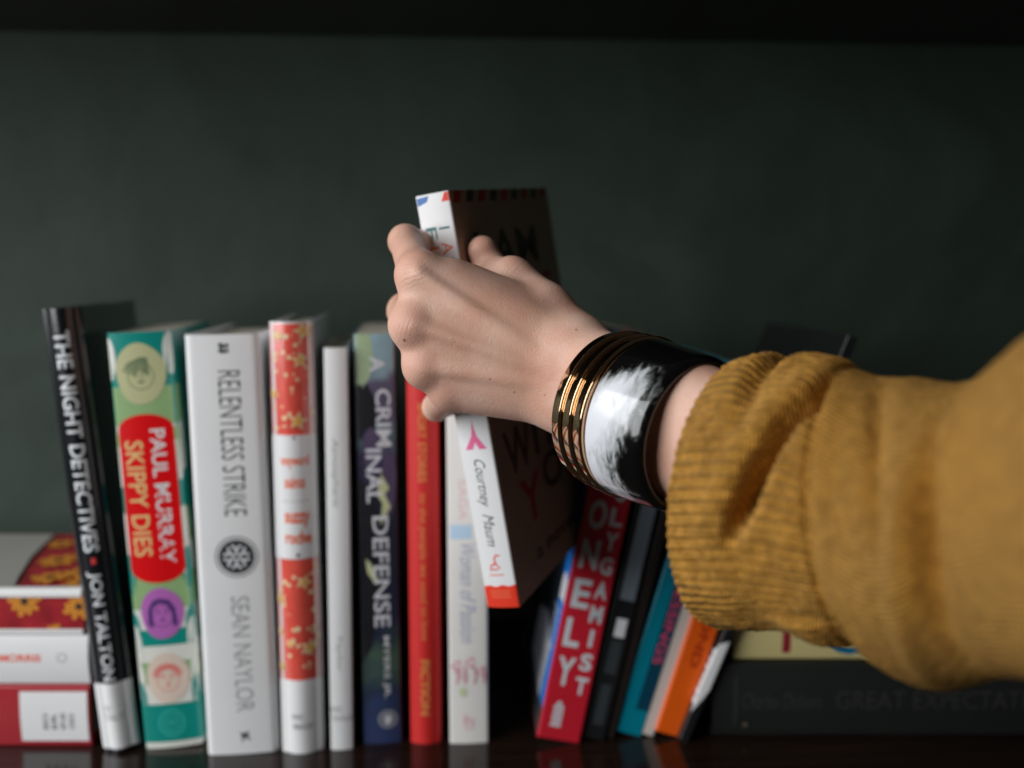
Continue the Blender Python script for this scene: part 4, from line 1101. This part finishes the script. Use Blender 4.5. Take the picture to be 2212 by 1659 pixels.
for k in range(3):
    z0 = k * BW_; R = BR + 0.0002 * k
    prof = [(R - .0022, z0 + .0002), (R - .0003, z0 + .0001), (R, z0 + .0003), (R + .00005, z0 + .0005), (R + .0001, z0 + .0041), (R + .00012, z0 + .0043), (R + .0003, z0 + .00455),
            (R + .0010, z0 + .0048), (R + .0012, z0 + .00515), (R + .0010, z0 + .0055), (R + .0003, z0 + .0058), (R, z0 + .0059), (R - .0022, z0 + .0059)]
    me = lathe('band', prof); link_mesh('band', me, GOLD, gb)
HORN_Z = 3 * BW_ + 0.0006
def horn_material():
    m = bpy.data.materials.new('black_and_white_horn'); m.use_nodes = True
    n = m.node_tree.nodes; l = m.node_tree.links; b = n['Principled BSDF']
    tc = n.new('ShaderNodeTexCoord'); sp = n.new('ShaderNodeSeparateXYZ'); l.new(tc.outputs['Object'], sp.inputs[0])
    an = n.new('ShaderNodeMath'); an.operation = 'ARCTAN2'; l.new(sp.outputs['Y'], an.inputs[0]); l.new(sp.outputs['X'], an.inputs[1])   # 0 top, pi/2 camera side, pi bottom
    # streaky noise drawn out around the band
    cb = n.new('ShaderNodeCombineXYZ'); l.new(an.outputs[0], cb.inputs[0]); 
    zz = n.new('ShaderNodeMath'); zz.operation = 'MULTIPLY'; zz.inputs[1].default_value = 100; l.new(sp.outputs['Z'], zz.inputs[0]); l.new(zz.outputs[0], cb.inputs[1])
    mp = n.new('ShaderNodeMapping'); mp.inputs['Scale'].default_value = (2.6, 2.2, 1); l.new(cb.outputs[0], mp.inputs[0])
    nz = n.new('ShaderNodeTexNoise'); nz.inputs['Scale'].default_value = 1.3; nz.inputs['Detail'].default_value = 7; nz.inputs['Roughness'].default_value = 0.66; nz.inputs['Distortion'].default_value = 0.5
    l.new(mp.outputs[0], nz.inputs['Vector'])
    # outline of the white streak: its two edges along the band as functions of the angle
    def edge(stops):
        mr = n.new('ShaderNodeMapRange'); mr.inputs['From Min'].default_value = 0.3; mr.inputs['From Max'].default_value = 3.1; l.new(an.outputs[0], mr.inputs['Value'])
        rp = n.new('ShaderNodeValToRGB'); e_ = rp.color_ramp.elements
        for q, (p, v_) in enumerate(stops):
            x_ = e_[q] if q < 2 else e_.new(p)
            x_.position = p; x_.color = (v_, v_, v_, 1)
        l.new(mr.outputs[0], rp.inputs[0])
        return rp.outputs[0]
    rad = lambda dg: (math.radians(dg) - 0.3) / 2.8
    # values stored as (t + 1) / 3
    st = lambda L_: [(rad(d), (t + 1) / 3) for d, t in L_]
    RE = st([(18, 0.35), (178, 0.3), (38, .70), (58, .88), (80, .84), (98, .70), (112, .54), (128, .58), (150, .70)])
    LE = st([(18, 1.0), (178, .6), (34, .62), (48, .28), (62, -.15), (90, -.6), (120, -.6), (142, -.1), (160, .2)])
    tt = n.new('ShaderNodeMapRange'); tt.inputs['From Min'].default_value = 0.0; tt.inputs['From Max'].default_value = 1.0
    t1 = n.new('ShaderNodeMath'); t1.operation = 'SUBTRACT'; t1.inputs[1].default_value = HORN_Z; l.new(sp.outputs['Z'], t1.inputs[0])
    t2 = n.new('ShaderNodeMath'); t2.operation = 'DIVIDE'; t2.inputs[1].default_value = 0.027 * 3; l.new(t1.outputs[0], t2.inputs[0])
    t3 = n.new('ShaderNodeMath'); t3.operation = 'ADD'; t3.inputs[1].default_value = 1 / 3; l.new(t2.outputs[0], t3.inputs[0])
    def sub(a, b_):
        q = n.new('ShaderNodeMath'); q.operation = 'SUBTRACT'; l.new(a, q.inputs[0]); l.new(b_, q.inputs[1]); return q.outputs[0]
    mn = n.new('ShaderNodeMath'); mn.operation = 'MINIMUM'; l.new(sub(edge(RE), t3.outputs[0]), mn.inputs[0]); l.new(sub(t3.outputs[0], edge(LE)), mn.inputs[1])
    n5 = n.new('ShaderNodeMath'); n5.operation = 'SUBTRACT'; n5.inputs[1].default_value = 0.5; l.new(nz.outputs['Fac'], n5.inputs[0])
    sb = n.new('ShaderNodeMath'); sb.operation = 'MULTIPLY_ADD'; sb.inputs[1].default_value = 0.34; l.new(n5.outputs[0], sb.inputs[0]); l.new(mn.outputs[0], sb.inputs[2])
    ms = n.new('ShaderNodeMath'); ms.operation = 'MULTIPLY_ADD'; ms.inputs[1].default_value = 4.0; ms.inputs[2].default_value = 0.4; l.new(sb.outputs[0], ms.inputs[0])
    r = n.new('ShaderNodeValToRGB'); e = r.color_ramp.elements
    e[0].position = 0.32; e[0].color = (0.003, 0.003, 0.003, 1); e[1].position = 1.0; e[1].color = (0.80, 0.81, 0.85, 1)
    x = e.new(0.46); x.color = (0.09, 0.095, 0.09, 1); x = e.new(0.62); x.color = (0.46, 0.47, 0.48, 1)
    l.new(ms.outputs[0], r.inputs[0]); l.new(r.outputs[0], b.inputs['Base Color'])
    b.inputs['Roughness'].default_value = 0.14
    b.inputs['Coat Weight'].default_value = 0.3; b.inputs['Coat Roughness'].default_value = 0.03
    return m
z0 = 3 * BW_ + 0.0006; ZL = 0.027
R = BR + 0.0004
prof = [(R - .0036, z0), (R - .001, z0), (R + .0002, z0 + .0008)] + [(R + .0003 - .0018 * t - .0030 * max(0, t - .87) ** 1.5 * 6, z0 + ZL * t) for t in np.linspace(.06, .93, 16)] + \
       [(R - .0024, z0 + ZL * .965), (R - .0030, z0 + ZL * .99), (R - .0039, z0 + ZL), (R - .0047, z0 + ZL * .985), (R - .0050, z0 + ZL * .95), (R - .0042, z0 + ZL * .5)]
ba = link_mesh('bangle', lathe('bangle', prof), horn_material())
ba.matrix_world = BM
ba['label'] = 'wide glossy black bangle with a cloudy white streak between gold bands and cuff'; ba['category'] = 'bangle'
